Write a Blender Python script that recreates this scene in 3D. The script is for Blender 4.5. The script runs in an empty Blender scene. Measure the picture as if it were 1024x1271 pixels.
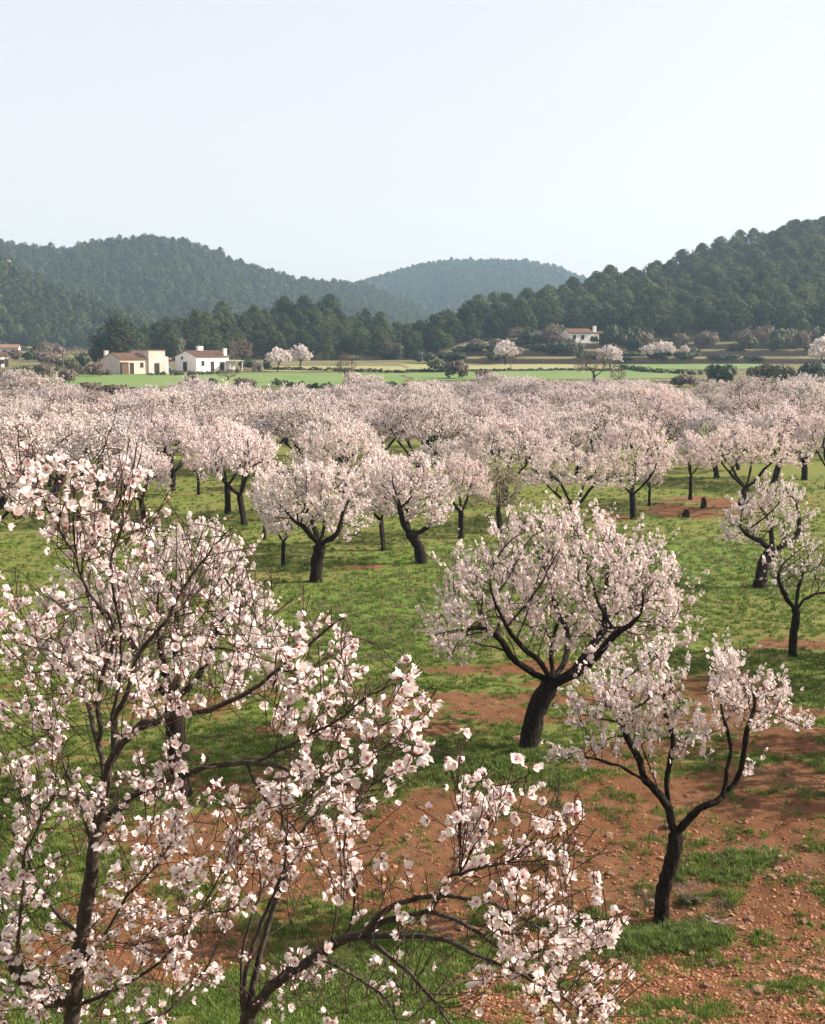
import bpy, math, random
import numpy as np
from math import radians, sin, cos, pi
from mathutils import Vector, Matrix

SC = bpy.context.scene
COL = SC.collection

# ------------------------------------------------------------------ camera
CAMZ = 8.0
PITCH = math.atan(205.5 / 1500.0)
cam_d = bpy.data.cameras.new('camera')
cam = bpy.data.objects.new('camera', cam_d)
COL.objects.link(cam)
cam.location = (0, 0, CAMZ)
cam.rotation_euler = (pi / 2 - PITCH, 0, 0)
cam_d.sensor_fit = 'VERTICAL'
cam_d.sensor_height = 36.0
cam_d.lens = 36.0 * 1500.0 / 1271.0
cam_d.clip_start = 0.05
cam_d.clip_end = 12000
SC.camera = cam

# ------------------------------------------------------------------ light
SUN_EL, SUN_AZ = 31.0, 84.0          # azimuth clockwise from +Y (view direction)
w = bpy.data.worlds.new('World')
SC.world = w
w.use_nodes = True
nt = w.node_tree
for n in list(nt.nodes):
    nt.nodes.remove(n)
out = nt.nodes.new('ShaderNodeOutputWorld')
bg = nt.nodes.new('ShaderNodeBackground')
sky = nt.nodes.new('ShaderNodeTexSky')
sky.sky_type = 'NISHITA'
sky.sun_disc = False
sky.sun_elevation = radians(SUN_EL)
sky.sun_rotation = radians(SUN_AZ)
sky.air_density = 1.0
sky.dust_density = 3.0
sky.ozone_density = 1.2
sky.altitude = 50
hz = nt.nodes.new('ShaderNodeMix')
hz.data_type = 'RGBA'
hz.inputs[0].default_value = 0.60
hz.inputs[7].default_value = (5.55, 5.05, 4.72, 1)      # thin pale veil of high haze
nt.links.new(sky.outputs[0], hz.inputs[6])
nt.links.new(hz.outputs[2], bg.inputs[0])
bg.inputs[1].default_value = 0.094
nt.links.new(bg.outputs[0], out.inputs[0])

sd = bpy.data.lights.new('sun', 'SUN')
sd.energy = 5.0
sd.angle = radians(0.53)
sd.color = (1.0, 0.915, 0.79)
so = bpy.data.objects.new('sun', sd)
COL.objects.link(so)
sv = Vector((sin(radians(SUN_AZ)) * cos(radians(SUN_EL)), cos(radians(SUN_AZ)) * cos(radians(SUN_EL)), sin(radians(SUN_EL))))
so.rotation_euler = sv.to_track_quat('Z', 'Y').to_euler()
so.location = (60, 5, 60)

SC.view_settings.view_transform = 'Standard'
SC.view_settings.look = 'None'
SC.view_settings.exposure = 1.2
SC.view_settings.gamma = 1.0
SC.view_settings.use_curve_mapping = False
SC.cycles.max_bounces = 6
SC.cycles.diffuse_bounces = 3
SC.cycles.glossy_bounces = 1
SC.cycles.transmission_bounces = 3
SC.cycles.volume_bounces = 0
SC.cycles.transparent_max_bounces = 4
SC.cycles.use_denoising = True

# ------------------------------------------------------------------ helpers
RNG = np.random.default_rng(11)


def at(px, py, Y):
    """world point at photograph direction (px, py) and distance Y along the ground"""
    vx, vy = px - 512.0, 635.5 - py
    d = np.array([vx, vy * sin(PITCH) + 1500 * cos(PITCH), vy * cos(PITCH) - 1500 * sin(PITCH)])
    return np.array([0, 0, CAMZ]) + d * (Y / d[1])


def topx(p):
    p = np.asarray(p, float)
    x, y, z = p[..., 0], p[..., 1], p[..., 2] - CAMZ
    f = y * cos(PITCH) - z * sin(PITCH)
    u = y * sin(PITCH) + z * cos(PITCH)
    return 512 + 1500 * x / f, 635.5 - 1500 * u / f


def tag(o, label=None, cat=None, group=None, kind=None):
    if label: o['label'] = label
    if cat: o['category'] = cat
    if group: o['group'] = group
    if kind: o['kind'] = kind
    return o


def empty(name, loc=(0, 0, 0), rz=0.0, parent=None):
    o = bpy.data.objects.new(name, None)
    COL.objects.link(o)
    o.location = loc
    o.rotation_euler = (0, 0, rz)
    o.empty_display_size = 0.2
    if parent: o.parent = parent
    return o


def link(name, me, parent=None, loc=None, rz=None):
    o = bpy.data.objects.new(name, me)
    COL.objects.link(o)
    if parent: o.parent = parent
    if loc is not None: o.location = loc
    if rz is not None: o.rotation_euler = (0, 0, rz)
    return o


def copy_tree(o, parent=None):
    c = o.copy()
    COL.objects.link(c)
    if parent: c.parent = parent
    for ch in list(o.children):
        copy_tree(ch, c)
    return c


def mkmesh(name, parts, mats, smooth=False):
    """parts: list of (V (n,3), F (m,k), material index, colour (n,3) or None)"""
    Vs, loops, tot, mi, cols = [], [], [], [], []
    off = 0
    hascol = any(len(p) > 3 and p[3] is not None for p in parts)
    for p in parts:
        V, F = np.asarray(p[0], np.float32), np.asarray(p[1], np.int64)
        if len(V) == 0 or len(F) == 0: continue
        Vs.append(V)
        loops.append((F + off).ravel())
        tot.append(np.full(len(F), F.shape[1], np.int32))
        mi.append(np.full(len(F), p[2] if len(p) > 2 else 0, np.int32))
        if hascol:
            c = p[3] if len(p) > 3 and p[3] is not None else np.ones((len(V), 3))
            cols.append(np.concatenate([np.asarray(c, np.float32), np.ones((len(V), 1), np.float32)], 1))
        off += len(V)
    V = np.concatenate(Vs); L = np.concatenate(loops).astype(np.int32); TT = np.concatenate(tot); M = np.concatenate(mi)
    me = bpy.data.meshes.new(name)
    me.vertices.add(len(V)); me.vertices.foreach_set('co', V.ravel())
    me.loops.add(len(L)); me.loops.foreach_set('vertex_index', L)
    me.polygons.add(len(TT))
    st = np.zeros(len(TT), np.int32); st[1:] = np.cumsum(TT)[:-1]
    me.polygons.foreach_set('loop_start', st)
    me.polygons.foreach_set('loop_total', TT)
    me.polygons.foreach_set('material_index', M)
    me.polygons.foreach_set('use_smooth', np.full(len(TT), bool(smooth)))
    if hascol:
        a = me.color_attributes.new('Col', 'FLOAT_COLOR', 'POINT')
        a.data.foreach_set('color', np.concatenate(cols).ravel())
    for m in (mats if isinstance(mats, (list, tuple)) else [mats]):
        me.materials.append(m)
    me.update(calc_edges=True)
    return me


def fattr(me, name, val):
    a = me.attributes.new(name, 'FLOAT', 'POINT')
    a.data.foreach_set('value', np.asarray(val, np.float32).ravel())


def norm(v):
    return v / np.maximum(np.linalg.norm(v, axis=-1, keepdims=True), 1e-9)


def frames(d, rng, roll=None):
    """(N,3) directions -> (N,3,3) matrices whose columns are x, y, z=d"""
    d = norm(d)
    h = np.where(np.abs(d[:, 2:3]) < 0.9, np.array([[0, 0, 1.0]]), np.array([[1.0, 0, 0]]))
    x = norm(np.cross(h, d)); y = np.cross(d, x)
    r = rng.uniform(0, 2 * pi, len(d)) if roll is None else roll
    c, s = np.cos(r)[:, None], np.sin(r)[:, None]
    return np.stack([x * c + y * s, -x * s + y * c, d], axis=2)


def scatter(V, F, P, R, S, col=None, tint=None):
    """merge len(P) copies of a template; returns a part tuple without material"""
    N, n = len(P), len(V)
    S = np.asarray(S, float)
    if S.ndim == 1: S = S[:, None]
    W = np.einsum('nij,mj->nmi', R, V) * S[:, None, :1] + P[:, None, :]
    FF = (F[None] + (np.arange(N) * n)[:, None, None]).reshape(-1, F.shape[1])
    C = None
    if col is not None:
        C = np.broadcast_to(col[None], (N, n, 3))
        if tint is not None: C = C * tint[:, None, :]
        C = C.reshape(-1, 3)
    return W.reshape(-1, 3), FF, C


def tube(P, R, sides, rng=None, rough=0.0):
    P = np.asarray(P, float); R = np.asarray(R, float); K = len(P)
    d = np.gradient(P, axis=0); d = norm(d)
    x = np.zeros((K, 3)); h = np.array([0, 0, 1.0]) if abs(d[0, 2]) < 0.9 else np.array([1.0, 0, 0])
    v = np.cross(h, d[0]); v /= np.linalg.norm(v); x[0] = v
    for i in range(1, K):
        v = x[i - 1] - d[i] * np.dot(x[i - 1], d[i]); x[i] = v / max(np.linalg.norm(v), 1e-9)
    y = np.cross(d, x)
    a = np.arange(sides) * 2 * pi / sides
    r = R[:, None]
    if rough and rng is not None: r = r * (1 + rng.uniform(-rough, rough, (K, sides)))
    V = P[:, None] + (x[:, None] * np.cos(a)[None, :, None] + y[:, None] * np.sin(a)[None, :, None]) * r[..., None]
    i = np.arange(K - 1)[:, None] * sides; j = np.arange(sides)[None]; j2 = (j + 1) % sides
    F = np.stack([i + j, i + j2, i + sides + j2, i + sides + j], -1).reshape(-1, 4)
    return V.reshape(-1, 3), F


def tubes(P, R, sides=3):
    """batch of N equal polylines P (N,K,3), R (N,K)"""
    N, K = P.shape[:2]
    if N == 0: return np.zeros((0, 3)), np.zeros((0, 4), int)
    d = norm(np.gradient(P, axis=1))
    dm = norm(d.mean(1))
    h = np.where(np.abs(dm[:, 2:3]) < 0.9, np.array([[0, 0, 1.0]]), np.array([[1.0, 0, 0]]))
    x = norm(np.cross(h, dm))[:, None] * np.ones((1, K, 1)); x = norm(x - d * (x * d).sum(-1, keepdims=True)); y = np.cross(d, x)
    a = np.arange(sides) * 2 * pi / sides
    V = P[:, :, None] + (x[:, :, None] * np.cos(a)[None, None, :, None] + y[:, :, None] * np.sin(a)[None, None, :, None]) * R[:, :, None, None]
    b = (np.arange(N) * K * sides)[:, None, None]; i = (np.arange(K - 1) * sides)[None, :, None]; j = np.arange(sides)[None, None]; j2 = (j + 1) % sides
    F = np.stack([b + i + j, b + i + j2, b + i + sides + j2, b + i + sides + j], -1).reshape(-1, 4)
    return V.reshape(-1, 3), F


def catmull(P, sub=4):
    P = np.asarray(P, float)
    if len(P) < 3:
        t = np.linspace(0, 1, sub + 1)[:, None]; return P[0] * (1 - t) + P[-1] * t
    Q = np.vstack([2 * P[0] - P[1], P, 2 * P[-1] - P[-2]]); out_ = []
    for i in range(1, len(Q) - 2):
        for t in np.linspace(0, 1, sub, endpoint=False):
            a, b, c, e = Q[i - 1], Q[i], Q[i + 1], Q[i + 2]
            out_.append(0.5 * (2 * b + (c - a) * t + (2 * a - 5 * b + 4 * c - e) * t * t + (3 * b - a - 3 * c + e) * t ** 3))
    out_.append(P[-1])
    return np.array(out_)


def _hash(ix, iy, s):
    h = (ix * 374761393 + iy * 668265263 + s * 982451653) & 0xFFFFFFFF
    h = ((h ^ (h >> 13)) * 1274126177) & 0xFFFFFFFF
    return ((h ^ (h >> 16)) & 0xFFFF) / 65535.0


def vnoise(x, y, s=0):
    x = np.asarray(x, float); y = np.asarray(y, float)
    ix, iy = np.floor(x).astype(np.int64), np.floor(y).astype(np.int64)
    fx, fy = x - ix, y - iy
    fx = fx * fx * (3 - 2 * fx); fy = fy * fy * (3 - 2 * fy)
    a, b = _hash(ix, iy, s), _hash(ix + 1, iy, s); c, d = _hash(ix, iy + 1, s), _hash(ix + 1, iy + 1, s)
    return (a * (1 - fx) + b * fx) * (1 - fy) + (c * (1 - fx) + d * fx) * fy


def fbm(x, y, s=0, o=4):
    r, a, t = 0, 0.5, 0
    for i in range(o):
        r = r + a * vnoise(x * 2 ** i + 17.3 * i, y * 2 ** i - 9.1 * i, s + i); t += a; a *= 0.5
    return r / t * 2 - 1


def sstep(a, b, x):
    t = np.clip((x - a) / (b - a), 0, 1)
    return t * t * (3 - 2 * t)


def instancer(name, P, rot, scl, var, sources):
    """one object whose geometry nodes place instances of the source meshes on points"""
    c = bpy.data.collections.new(name + '_sources')
    for i, me in enumerate(sources):
        s = bpy.data.objects.new('%s_%02d' % (me.name, i), me); c.objects.link(s)
    me = bpy.data.meshes.new(name)
    me.vertices.add(len(P)); me.vertices.foreach_set('co', np.asarray(P, np.float32).ravel())
    a = me.attributes.new('rot', 'FLOAT_VECTOR', 'POINT'); a.data.foreach_set('vector', np.asarray(rot, np.float32).ravel())
    a = me.attributes.new('scl', 'FLOAT_VECTOR', 'POINT'); a.data.foreach_set('vector', np.asarray(scl, np.float32).ravel())
    a = me.attributes.new('var', 'INT', 'POINT'); a.data.foreach_set('value', np.asarray(var, np.int32))
    o = link(name, me)
    g = bpy.data.node_groups.new(name + '_nodes', 'GeometryNodeTree')
    g.interface.new_socket('Geometry', in_out='INPUT', socket_type='NodeSocketGeometry')
    g.interface.new_socket('Geometry', in_out='OUTPUT', socket_type='NodeSocketGeometry')
    N = g.nodes.new
    gi, go, iop, ci = N('NodeGroupInput'), N('NodeGroupOutput'), N('GeometryNodeInstanceOnPoints'), N('GeometryNodeCollectionInfo')
    ci.inputs['Collection'].default_value = c
    ci.inputs['Separate Children'].default_value = True
    ci.inputs['Reset Children'].default_value = True
    iop.inputs['Pick Instance'].default_value = True
    def named(nm, ty):
        n = N('GeometryNodeInputNamedAttribute'); n.data_type = ty; n.inputs['Name'].default_value = nm; return n
    g.links.new(gi.outputs[0], iop.inputs['Points'])
    g.links.new(ci.outputs[0], iop.inputs['Instance'])
    g.links.new(named('var', 'INT').outputs['Attribute'], iop.inputs['Instance Index'])
    g.links.new(named('rot', 'FLOAT_VECTOR').outputs['Attribute'], iop.inputs['Rotation'])
    g.links.new(named('scl', 'FLOAT_VECTOR').outputs['Attribute'], iop.inputs['Scale'])
    g.links.new(iop.outputs[0], go.inputs[0])
    m = o.modifiers.new('scatter', 'NODES'); m.node_group = g
    return o


# ------------------------------------------------------------------ materials
def mat(name, base, rough=0.8, noise=None, bump=None, spec=0.3, attr=None, trans=0.0, objvar=0.0, coords='Object'):
    """base colour; noise=(scale, colour2, amount); bump=(scale, strength); attr=multiply by vertex colour"""
    m = bpy.data.materials.new(name); m.use_nodes = True
    t = m.node_tree; b = t.nodes['Principled BSDF']; N = t.nodes.new; Lk = t.links.new
    b.inputs['Roughness'].default_value = rough
    b.inputs['Specular IOR Level'].default_value = spec
    c = None
    rgb = N('ShaderNodeRGB'); rgb.outputs[0].default_value = (*base, 1); c = rgb.outputs[0]
    tc = N('ShaderNodeTexCoord')
    if noise:
        no = N('ShaderNodeTexNoise'); no.inputs['Scale'].default_value = noise[0]; no.inputs['Detail'].default_value = 5
        no.inputs['Roughness'].default_value = 0.65
        Lk(tc.outputs[coords], no.inputs['Vector'])
        rp = N('ShaderNodeMapRange'); rp.inputs[1].default_value = 0.35; rp.inputs[2].default_value = 0.65
        Lk(no.outputs[0], rp.inputs[0])
        mu = N('ShaderNodeMath'); mu.operation = 'MULTIPLY'; mu.inputs[1].default_value = noise[2]; Lk(rp.outputs[0], mu.inputs[0])
        mx = N('ShaderNodeMix'); mx.data_type = 'RGBA'; mx.inputs[7].default_value = (*noise[1], 1)
        Lk(mu.outputs[0], mx.inputs[0]); Lk(c, mx.inputs[6]); c = mx.outputs[2]
    if attr:
        at_ = N('ShaderNodeAttribute'); at_.attribute_name = 'Col'
        mx = N('ShaderNodeMix'); mx.data_type = 'RGBA'; mx.blend_type = 'MULTIPLY'; mx.inputs[0].default_value = 1
        Lk(c, mx.inputs[6]); Lk(at_.outputs['Color'], mx.inputs[7]); c = mx.outputs[2]
    if objvar:
        oi = N('ShaderNodeObjectInfo'); hs = N('ShaderNodeHueSaturation')
        m1 = N('ShaderNodeMapRange'); m1.inputs[3].default_value = 1 - objvar; m1.inputs[4].default_value = 1 + objvar
        Lk(oi.outputs['Random'], m1.inputs[0]); Lk(m1.outputs[0], hs.inputs['Value'])
        m2 = N('ShaderNodeMapRange'); m2.inputs[3].default_value = 0.5 - objvar * 0.06; m2.inputs[4].default_value = 0.5 + objvar * 0.05
        fr = N('ShaderNodeMath'); fr.operation = 'FRACT'; ml = N('ShaderNodeMath'); ml.operation = 'MULTIPLY'; ml.inputs[1].default_value = 7.31
        Lk(oi.outputs['Random'], ml.inputs[0]); Lk(ml.outputs[0], fr.inputs[0]); Lk(fr.outputs[0], m2.inputs[0]); Lk(m2.outputs[0], hs.inputs['Hue'])
        Lk(c, hs.inputs['Color']); c = hs.outputs[0]
    Lk(c, b.inputs['Base Color'])
    if bump:
        no = N('ShaderNodeTexNoise'); no.inputs['Scale'].default_value = bump[0]; no.inputs['Detail'].default_value = 6
        Lk(tc.outputs[coords], no.inputs['Vector'])
        if len(bump) > 2:
            mp = N('ShaderNodeMapping'); mp.inputs['Scale'].default_value = bump[2]
            Lk(tc.outputs[coords], mp.inputs[0]); Lk(mp.outputs[0], no.inputs['Vector'])
        bp = N('ShaderNodeBump'); bp.inputs['Strength'].default_value = bump[1]; bp.inputs['Distance'].default_value = bump[3] if len(bump) > 3 else 0.02
        Lk(no.outputs[0], bp.inputs['Height']); Lk(bp.outputs[0], b.inputs['Normal'])
    if trans:
        tr = N('ShaderNodeBsdfTranslucent'); Lk(c, tr.inputs[0])
        ms = N('ShaderNodeMixShader'); ms.inputs[0].default_value = trans
        Lk(b.outputs[0], ms.inputs[1]); Lk(tr.outputs[0], ms.inputs[2]); Lk(ms.outputs[0], t.nodes['Material Output'].inputs[0])
    return m


M = {}
M['bark'] = mat('almond_bark', (0.030, 0.022, 0.018), 0.95, (14, (0.008, 0.006, 0.005), 0.9), (18, 1.0, (1, 1, 0.3), 0.08), 0.08)
M['bark_near'] = mat('almond_bark_near', (0.080, 0.060, 0.052), 0.75, (30, (0.024, 0.017, 0.015), 0.85), (60, 0.9, (1, 1, 0.4), 0.010), 0.2)
M['twig'] = mat('almond_twig', (0.060, 0.037, 0.031), 0.75, (12, (0.028, 0.014, 0.013), 0.7), spec=0.15)
M['twig_far'] = mat('almond_twig_far', (0.075, 0.052, 0.046), 0.85, spec=0.1)
M['petal'] = mat('almond_petal', (1, 1, 1), 0.55, attr=True, trans=0.30, spec=0.2)
M['petal_far'] = mat('almond_petal_far', (1, 1, 1), 0.7, attr=True, trans=0.30, spec=0.1, objvar=0.09)
M['bare'] = mat('bare_twig', (0.17, 0.12, 0.095), 0.85, objvar=0.2)
M['pine'] = mat('pine_needles', (1, 1, 1), 0.7, attr=True, trans=0.25, spec=0.2, objvar=0.38)
M['pine_bark'] = mat('pine_bark', (0.10, 0.075, 0.06), 0.9)
M['leaf'] = mat('shrub_leaf', (1, 1, 1), 0.6, attr=True, trans=0.25, spec=0.3, objvar=0.15)
M['grass'] = mat('grass_blade', (1, 1, 1), 0.55, attr=True, trans=0.35, spec=0.25, objvar=0.28)
M['stone'] = mat('field_stone', (0.36, 0.22, 0.145), 0.9, (14, (0.20, 0.105, 0.062), 0.8), (30, 0.8, (1, 1, 1), 0.02), objvar=0.3)
M['pebble'] = mat('pebble', (0.31, 0.155, 0.085), 0.95, objvar=0.35)
M['clod'] = mat('earth_clod', (0.22, 0.085, 0.038), 0.95, objvar=0.2)
M['lime'] = mat('limewash_wall', (0.80, 0.78, 0.74), 0.9, (1.1, (0.64, 0.60, 0.55), 0.5), (6, 0.3, (1, 1, 1), 0.03))
M['cream'] = mat('cream_plaster', (0.66, 0.55, 0.49), 0.9, (0.9, (0.44, 0.33, 0.27), 0.7), (6, 0.4, (1, 1, 1), 0.03))
M['tile'] = mat('terracotta_tiles', (0.26, 0.145, 0.095), 0.85, (2.5, (0.13, 0.085, 0.06), 0.8), (5, 0.5, (1, 1, 1), 0.06))
M['dark'] = mat('dark_opening', (0.02, 0.018, 0.016), 0.6)
M['wood'] = mat('weathered_wood', (0.16, 0.09, 0.055), 0.8, (4, (0.08, 0.045, 0.03), 0.7))
M['wall_stone'] = mat('dry_stone', (0.22, 0.17, 0.13), 0.95, (3.5, (0.10, 0.07, 0.05), 0.9), (6, 1.0, (1, 1, 1), 0.12))
M['rock'] = mat('pale_rock', (0.24, 0.185, 0.155), 0.9, (0.15, (0.15, 0.13, 0.11), 0.8))
M['paint_blue'] = mat('car_paint_blue', (0.05, 0.12, 0.22), 0.3, spec=0.5)
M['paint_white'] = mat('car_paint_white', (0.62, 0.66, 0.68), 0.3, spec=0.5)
M['glass'] = mat('window_glass', (0.03, 0.04, 0.05), 0.08, spec=0.8)
M['rubber'] = mat('tyre_rubber', (0.02, 0.02, 0.02), 0.8)
M['pole'] = mat('pole_wood', (0.11, 0.09, 0.075), 0.85)
M['concrete'] = mat('pole_concrete', (0.42, 0.40, 0.37), 0.85)

# ------------------------------------------------------------------ terrain
def ridge(pts, lift, foot_pts, fall=0.6):
    px = np.array([p[0] for p in pts], float)
    z = np.array([at(p[0], p[1], p[2])[2] for p in pts]) - lift
    return dict(a=(px - 512) / 1520.0, z=z, d=np.array([p[2] for p in pts], float),
                fa=np.array([(f[0] - 512) / 1520.0 for f in foot_pts]), fd=np.array([f[1] for f in foot_pts], float), fall=fall)


HILLS = dict(
    right=ridge([(470, 448, 385), (505, 428, 385), (540, 396, 395), (600, 382, 410), (660, 368, 430), (700, 360, 445), (740, 350, 455), (800, 334, 480),
                 (850, 322, 500), (900, 303, 520), (950, 291, 540), (1000, 279, 555), (1040, 277, 570), (1150, 255, 600), (1400, 250, 650), (2400, 300, 700)], 8.5,
                [(470, 358), (700, 362), (790, 348), (2400, 340)]),
    knoll=ridge([(110, 445, 350), (160, 418, 355), (200, 398, 360), (250, 386, 365), (320, 378, 370), (380, 379, 372), (430, 388, 372),
                 (480, 396, 372), (510, 412, 370), (535, 438, 368), (580, 450, 368)], 7.0, [(110, 318), (580, 330)]),
    spur=ridge([(-900, 260, 700), (-200, 285, 680), (0, 302, 660), (22, 322, 655), (60, 348, 650), (120, 372, 640), (190, 397, 630), (240, 412, 620), (300, 430, 610)], 8,
               [(-900, 470), (300, 560)]),
    left=ridge([(-1200, 250, 1150), (-300, 282, 1050), (0, 296, 1000), (50, 305, 1000), (80, 307, 1000), (110, 300, 1000), (150, 295, 1000), (190, 292, 1010), (230, 297, 1020),
                (270, 311, 1030), (330, 336, 1050), (380, 346, 1080), (445, 351, 1120), (480, 362, 1120), (530, 384, 1120), (600, 425, 1120)], 8,
               [(-1200, 700), (200, 700), (600, 800)]),
    far=ridge([(300, 400, 1600), (380, 368, 1600), (445, 351, 1600), (480, 341, 1600), (520, 329, 1600), (560, 323, 1600), (600, 324, 1600), (650, 325, 1600), (690, 331, 1600),
               (722, 345, 1600), (800, 365, 1600), (900, 385, 1600), (1300, 420, 1600)], 8, [(300, 1100), (1300, 1100)]),
)


def hill_z(h, x, y, base):
    a = x / np.maximum(y, 60.0)
    Z = np.interp(a, h['a'], h['z'], left=-60, right=-60)
    D = np.interp(a, h['a'], h['d']); F = np.interp(a, h['fa'], h['fd'])
    t = (y - F) / (D - F)
    s = np.where(t < 1, np.clip(t, 0, 1) ** 1.0 * (0.65 + 0.35 * np.clip(t, 0, 1) * (2 - np.clip(t, 0, 1))), 1 - h['fall'] * sstep(0, 1.6, t - 1))
    g = fbm(x / (0.10 * D), y / (0.14 * D), 5, 4) * 0.16 * 4 * np.clip(t, 0, 1) * np.clip(1 - t, 0, 1)
    z = base + (Z - base) * (s + g)
    return np.where(t <= 0, base - 0.01, z)


def T(x, y):
    x = np.asarray(x, float); y = np.asarray(y, float)
    u = np.minimum(y, 350) - 130
    base = 0.022 * 0.5 * (u + np.sqrt(u * u + 500)) + np.maximum(y - 350, 0) * 0.004 - 0.035
    a = x / np.maximum(y, 60.0)
    tw = sstep(0.0, 0.05, a)
    for ys in (302, 315, 328):
        base = base + 1.5 * tw * sstep(ys - 0.5, ys + 0.5, y)
    base = base + tw * 0
    near = 1 - sstep(60, 120, y)
    base = base + fbm(x / 9, y / 9, 3, 3) * 0.13 * (0.4 + near)
    z = base
    for h in HILLS.values():
        z = np.maximum(z, hill_z(h, x, y, base))
    bank = CAMZ - 1.85 - 0.45 * np.maximum(y, -6) + 0.12 * fbm(x / 2.2, y / 2.2, 9, 3)
    z = np.where(y < 40, np.maximum(z, bank) + 0.25 * np.exp(-((z - bank) / 0.4) ** 2), z)
    return z


def ground(px, py):
    """first hit of a photograph direction with the terrain"""
    p0 = at(px, py, 1.0) - np.array([0, 0, CAMZ])
    Y = np.concatenate([np.linspace(6, 130, 1500), np.linspace(130, 1700, 3000)])
    P = p0[None] * Y[:, None] + np.array([0, 0, CAMZ])
    dz = P[:, 2] - T(P[:, 0], P[:, 1])
    k = np.argmax(dz < 0) if (dz < 0).any() else len(Y) - 1
    k = max(k, 1)
    t = dz[k - 1] / (dz[k - 1] - dz[k] + 1e-9)
    return P[k - 1] * (1 - t) + P[k] * t


def ellipse(px, py, rx, ry, wt=1.0):
    c = ground(px, py); e = ground(px, py - ry)
    return (c[0], c[1], rx / 1500.0 * c[1], max(e[1] - c[1], 0.3), wt)


SOIL = [ellipse(*e) for e in [(330, 1050, 170, 40, 1.3), (520, 1045, 170, 50, 1.35), (660, 1035, 150, 50, 1.35), (800, 1015, 130, 42, 1.35), (940, 1010, 140, 42, 1.3), (1020, 1080, 70, 34, 1.25),
                              (700, 1245, 130, 40, 1.2), (870, 1255, 210, 46, 1.1), (1010, 1225, 120, 40, 1.2), (840, 634, 48, 12, .8), (900, 626, 60, 10, .7), (770, 642, 40, 9, .7),
                              (470, 703, 80, 6, .5), (300, 690, 80, 6, .5), (640, 888, 150, 10, .42), (900, 890, 120, 20, .55), (540, 800, 80, 9, .35), (980, 800, 80, 10, .4), (960, 615, 60, 8, .5), (980, 920, 90, 22, .6), (760, 940, 160, 20, .5), (600, 868, 210, 8, .42), (450, 905, 130, 8, .5), (860, 860, 140, 10, .5), (640, 830, 200, 6, .45),
                              (150, 1180, 130, 40), (840, 1195, 40, 6)]]
LUSH = [ellipse(*e) for e in [(570, 955, 110, 26), (640, 975, 60, 12), (850, 1165, 60, 12), (790, 1180, 40, 10), (420, 1000, 120, 16), (460, 1215, 120, 30),
                              (700, 700, 260, 30), (480, 760, 160, 35), (880, 690, 120, 25), (1000, 868, 50, 8), (930, 1065, 60, 16)]]


def blobs(B, x, y):
    r = np.zeros_like(np.asarray(x, float))
    for cx, cy, rx, ry, wt in B:
        r = np.maximum(r, wt * np.exp(-(((x - cx) / rx) ** 2 + ((y - cy) / ry) ** 2) * 0.9))
    return r


def soilmask(x, y):
    s = blobs(SOIL, x, y) * 1.25 - blobs(LUSH, x, y) * 0.55
    s = s + 0.50 * fbm(x / 2.6, y / 1.3, 21, 5) + 0.42 * fbm(x / 0.6, y / 0.4, 31, 4) + 0.27 * sstep(37, 27, y) + 0.16 * sstep(.1, .2, x / np.maximum(y, 5)) * sstep(24, 17, y)
    return sstep(0.26, 0.74, s)


def lushmask(x, y):
    return np.clip(blobs(LUSH, x, y) + 0.45 * fbm(x / 4.0, y / 3.0, 41, 3), 0, 1)


def build_ground():
    ys = np.concatenate([np.linspace(-250, -10, 8), np.linspace(-6, 11, 50), 11 * np.exp(np.linspace(0.005, math.log(70 / 11.0), 560)),
                         70 * np.exp(np.linspace(0.006, math.log(380 / 70.0), 240)), 380 * np.exp(np.linspace(0.01, math.log(2300 / 380.0), 130))])
    u = np.linspace(-1, 1, 420)
    outer = np.array([1.06, 1.15, 1.3, 1.6, 2.1, 3, 4.5, 7])
    u = np.concatenate([-outer[::-1], u, outer])
    Yg, Ug = np.meshgrid(ys, u, indexing='ij')
    half = 0.42 * np.maximum(Yg, 0) + 7
    Xg = Ug * half
    m = np.abs(Ug) > 1
    Xg = np.where(m, np.sign(Ug) * (half + (np.abs(Ug) - 1) * (half * 0.08 + 120)), Xg)
    Z = T(Xg, Yg)
    so_ = soilmask(Xg, Yg); lu = lushmask(Xg, Yg)
    nearw = np.clip(1 - (Yg - 12) / 50.0, 0, 1) * (Yg > 8)
    Z = Z + nearw * (so_ * (0.05 * np.maximum(fbm(Xg / 0.22, Yg / 0.30, 51, 3), -0.2) + 0.05 * fbm(Xg / 1.1, Yg / 0.7, 52, 2)) + 0.03 * fbm(Xg / 0.5, Yg / 0.5, 53, 3) + 0.05 * fbm(Xg / 3.0, Yg / 1.4, 54, 3))
    nr, nc = Yg.shape
    V = np.stack([Xg, Yg, Z], -1).reshape(-1, 3)
    i = np.arange(nr - 1)[:, None] * nc; j = np.arange(nc - 1)[None]
    F = np.stack([i + j, i + j + 1, i + nc + j + 1, i + nc + j], -1).reshape(-1, 4)
    me = mkmesh('ground', [(V, F, 0)], [ground_mat()], smooth=True)
    fattr(me, 'soil', so_); fattr(me, 'lush', lu)
    dry = sstep(128, 150, Yg + 8 * fbm(Xg / 14, Yg / 14, 61, 3))
    fattr(me, 'dry', dry)
    tag(link('ground', me), kind='structure')


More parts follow.
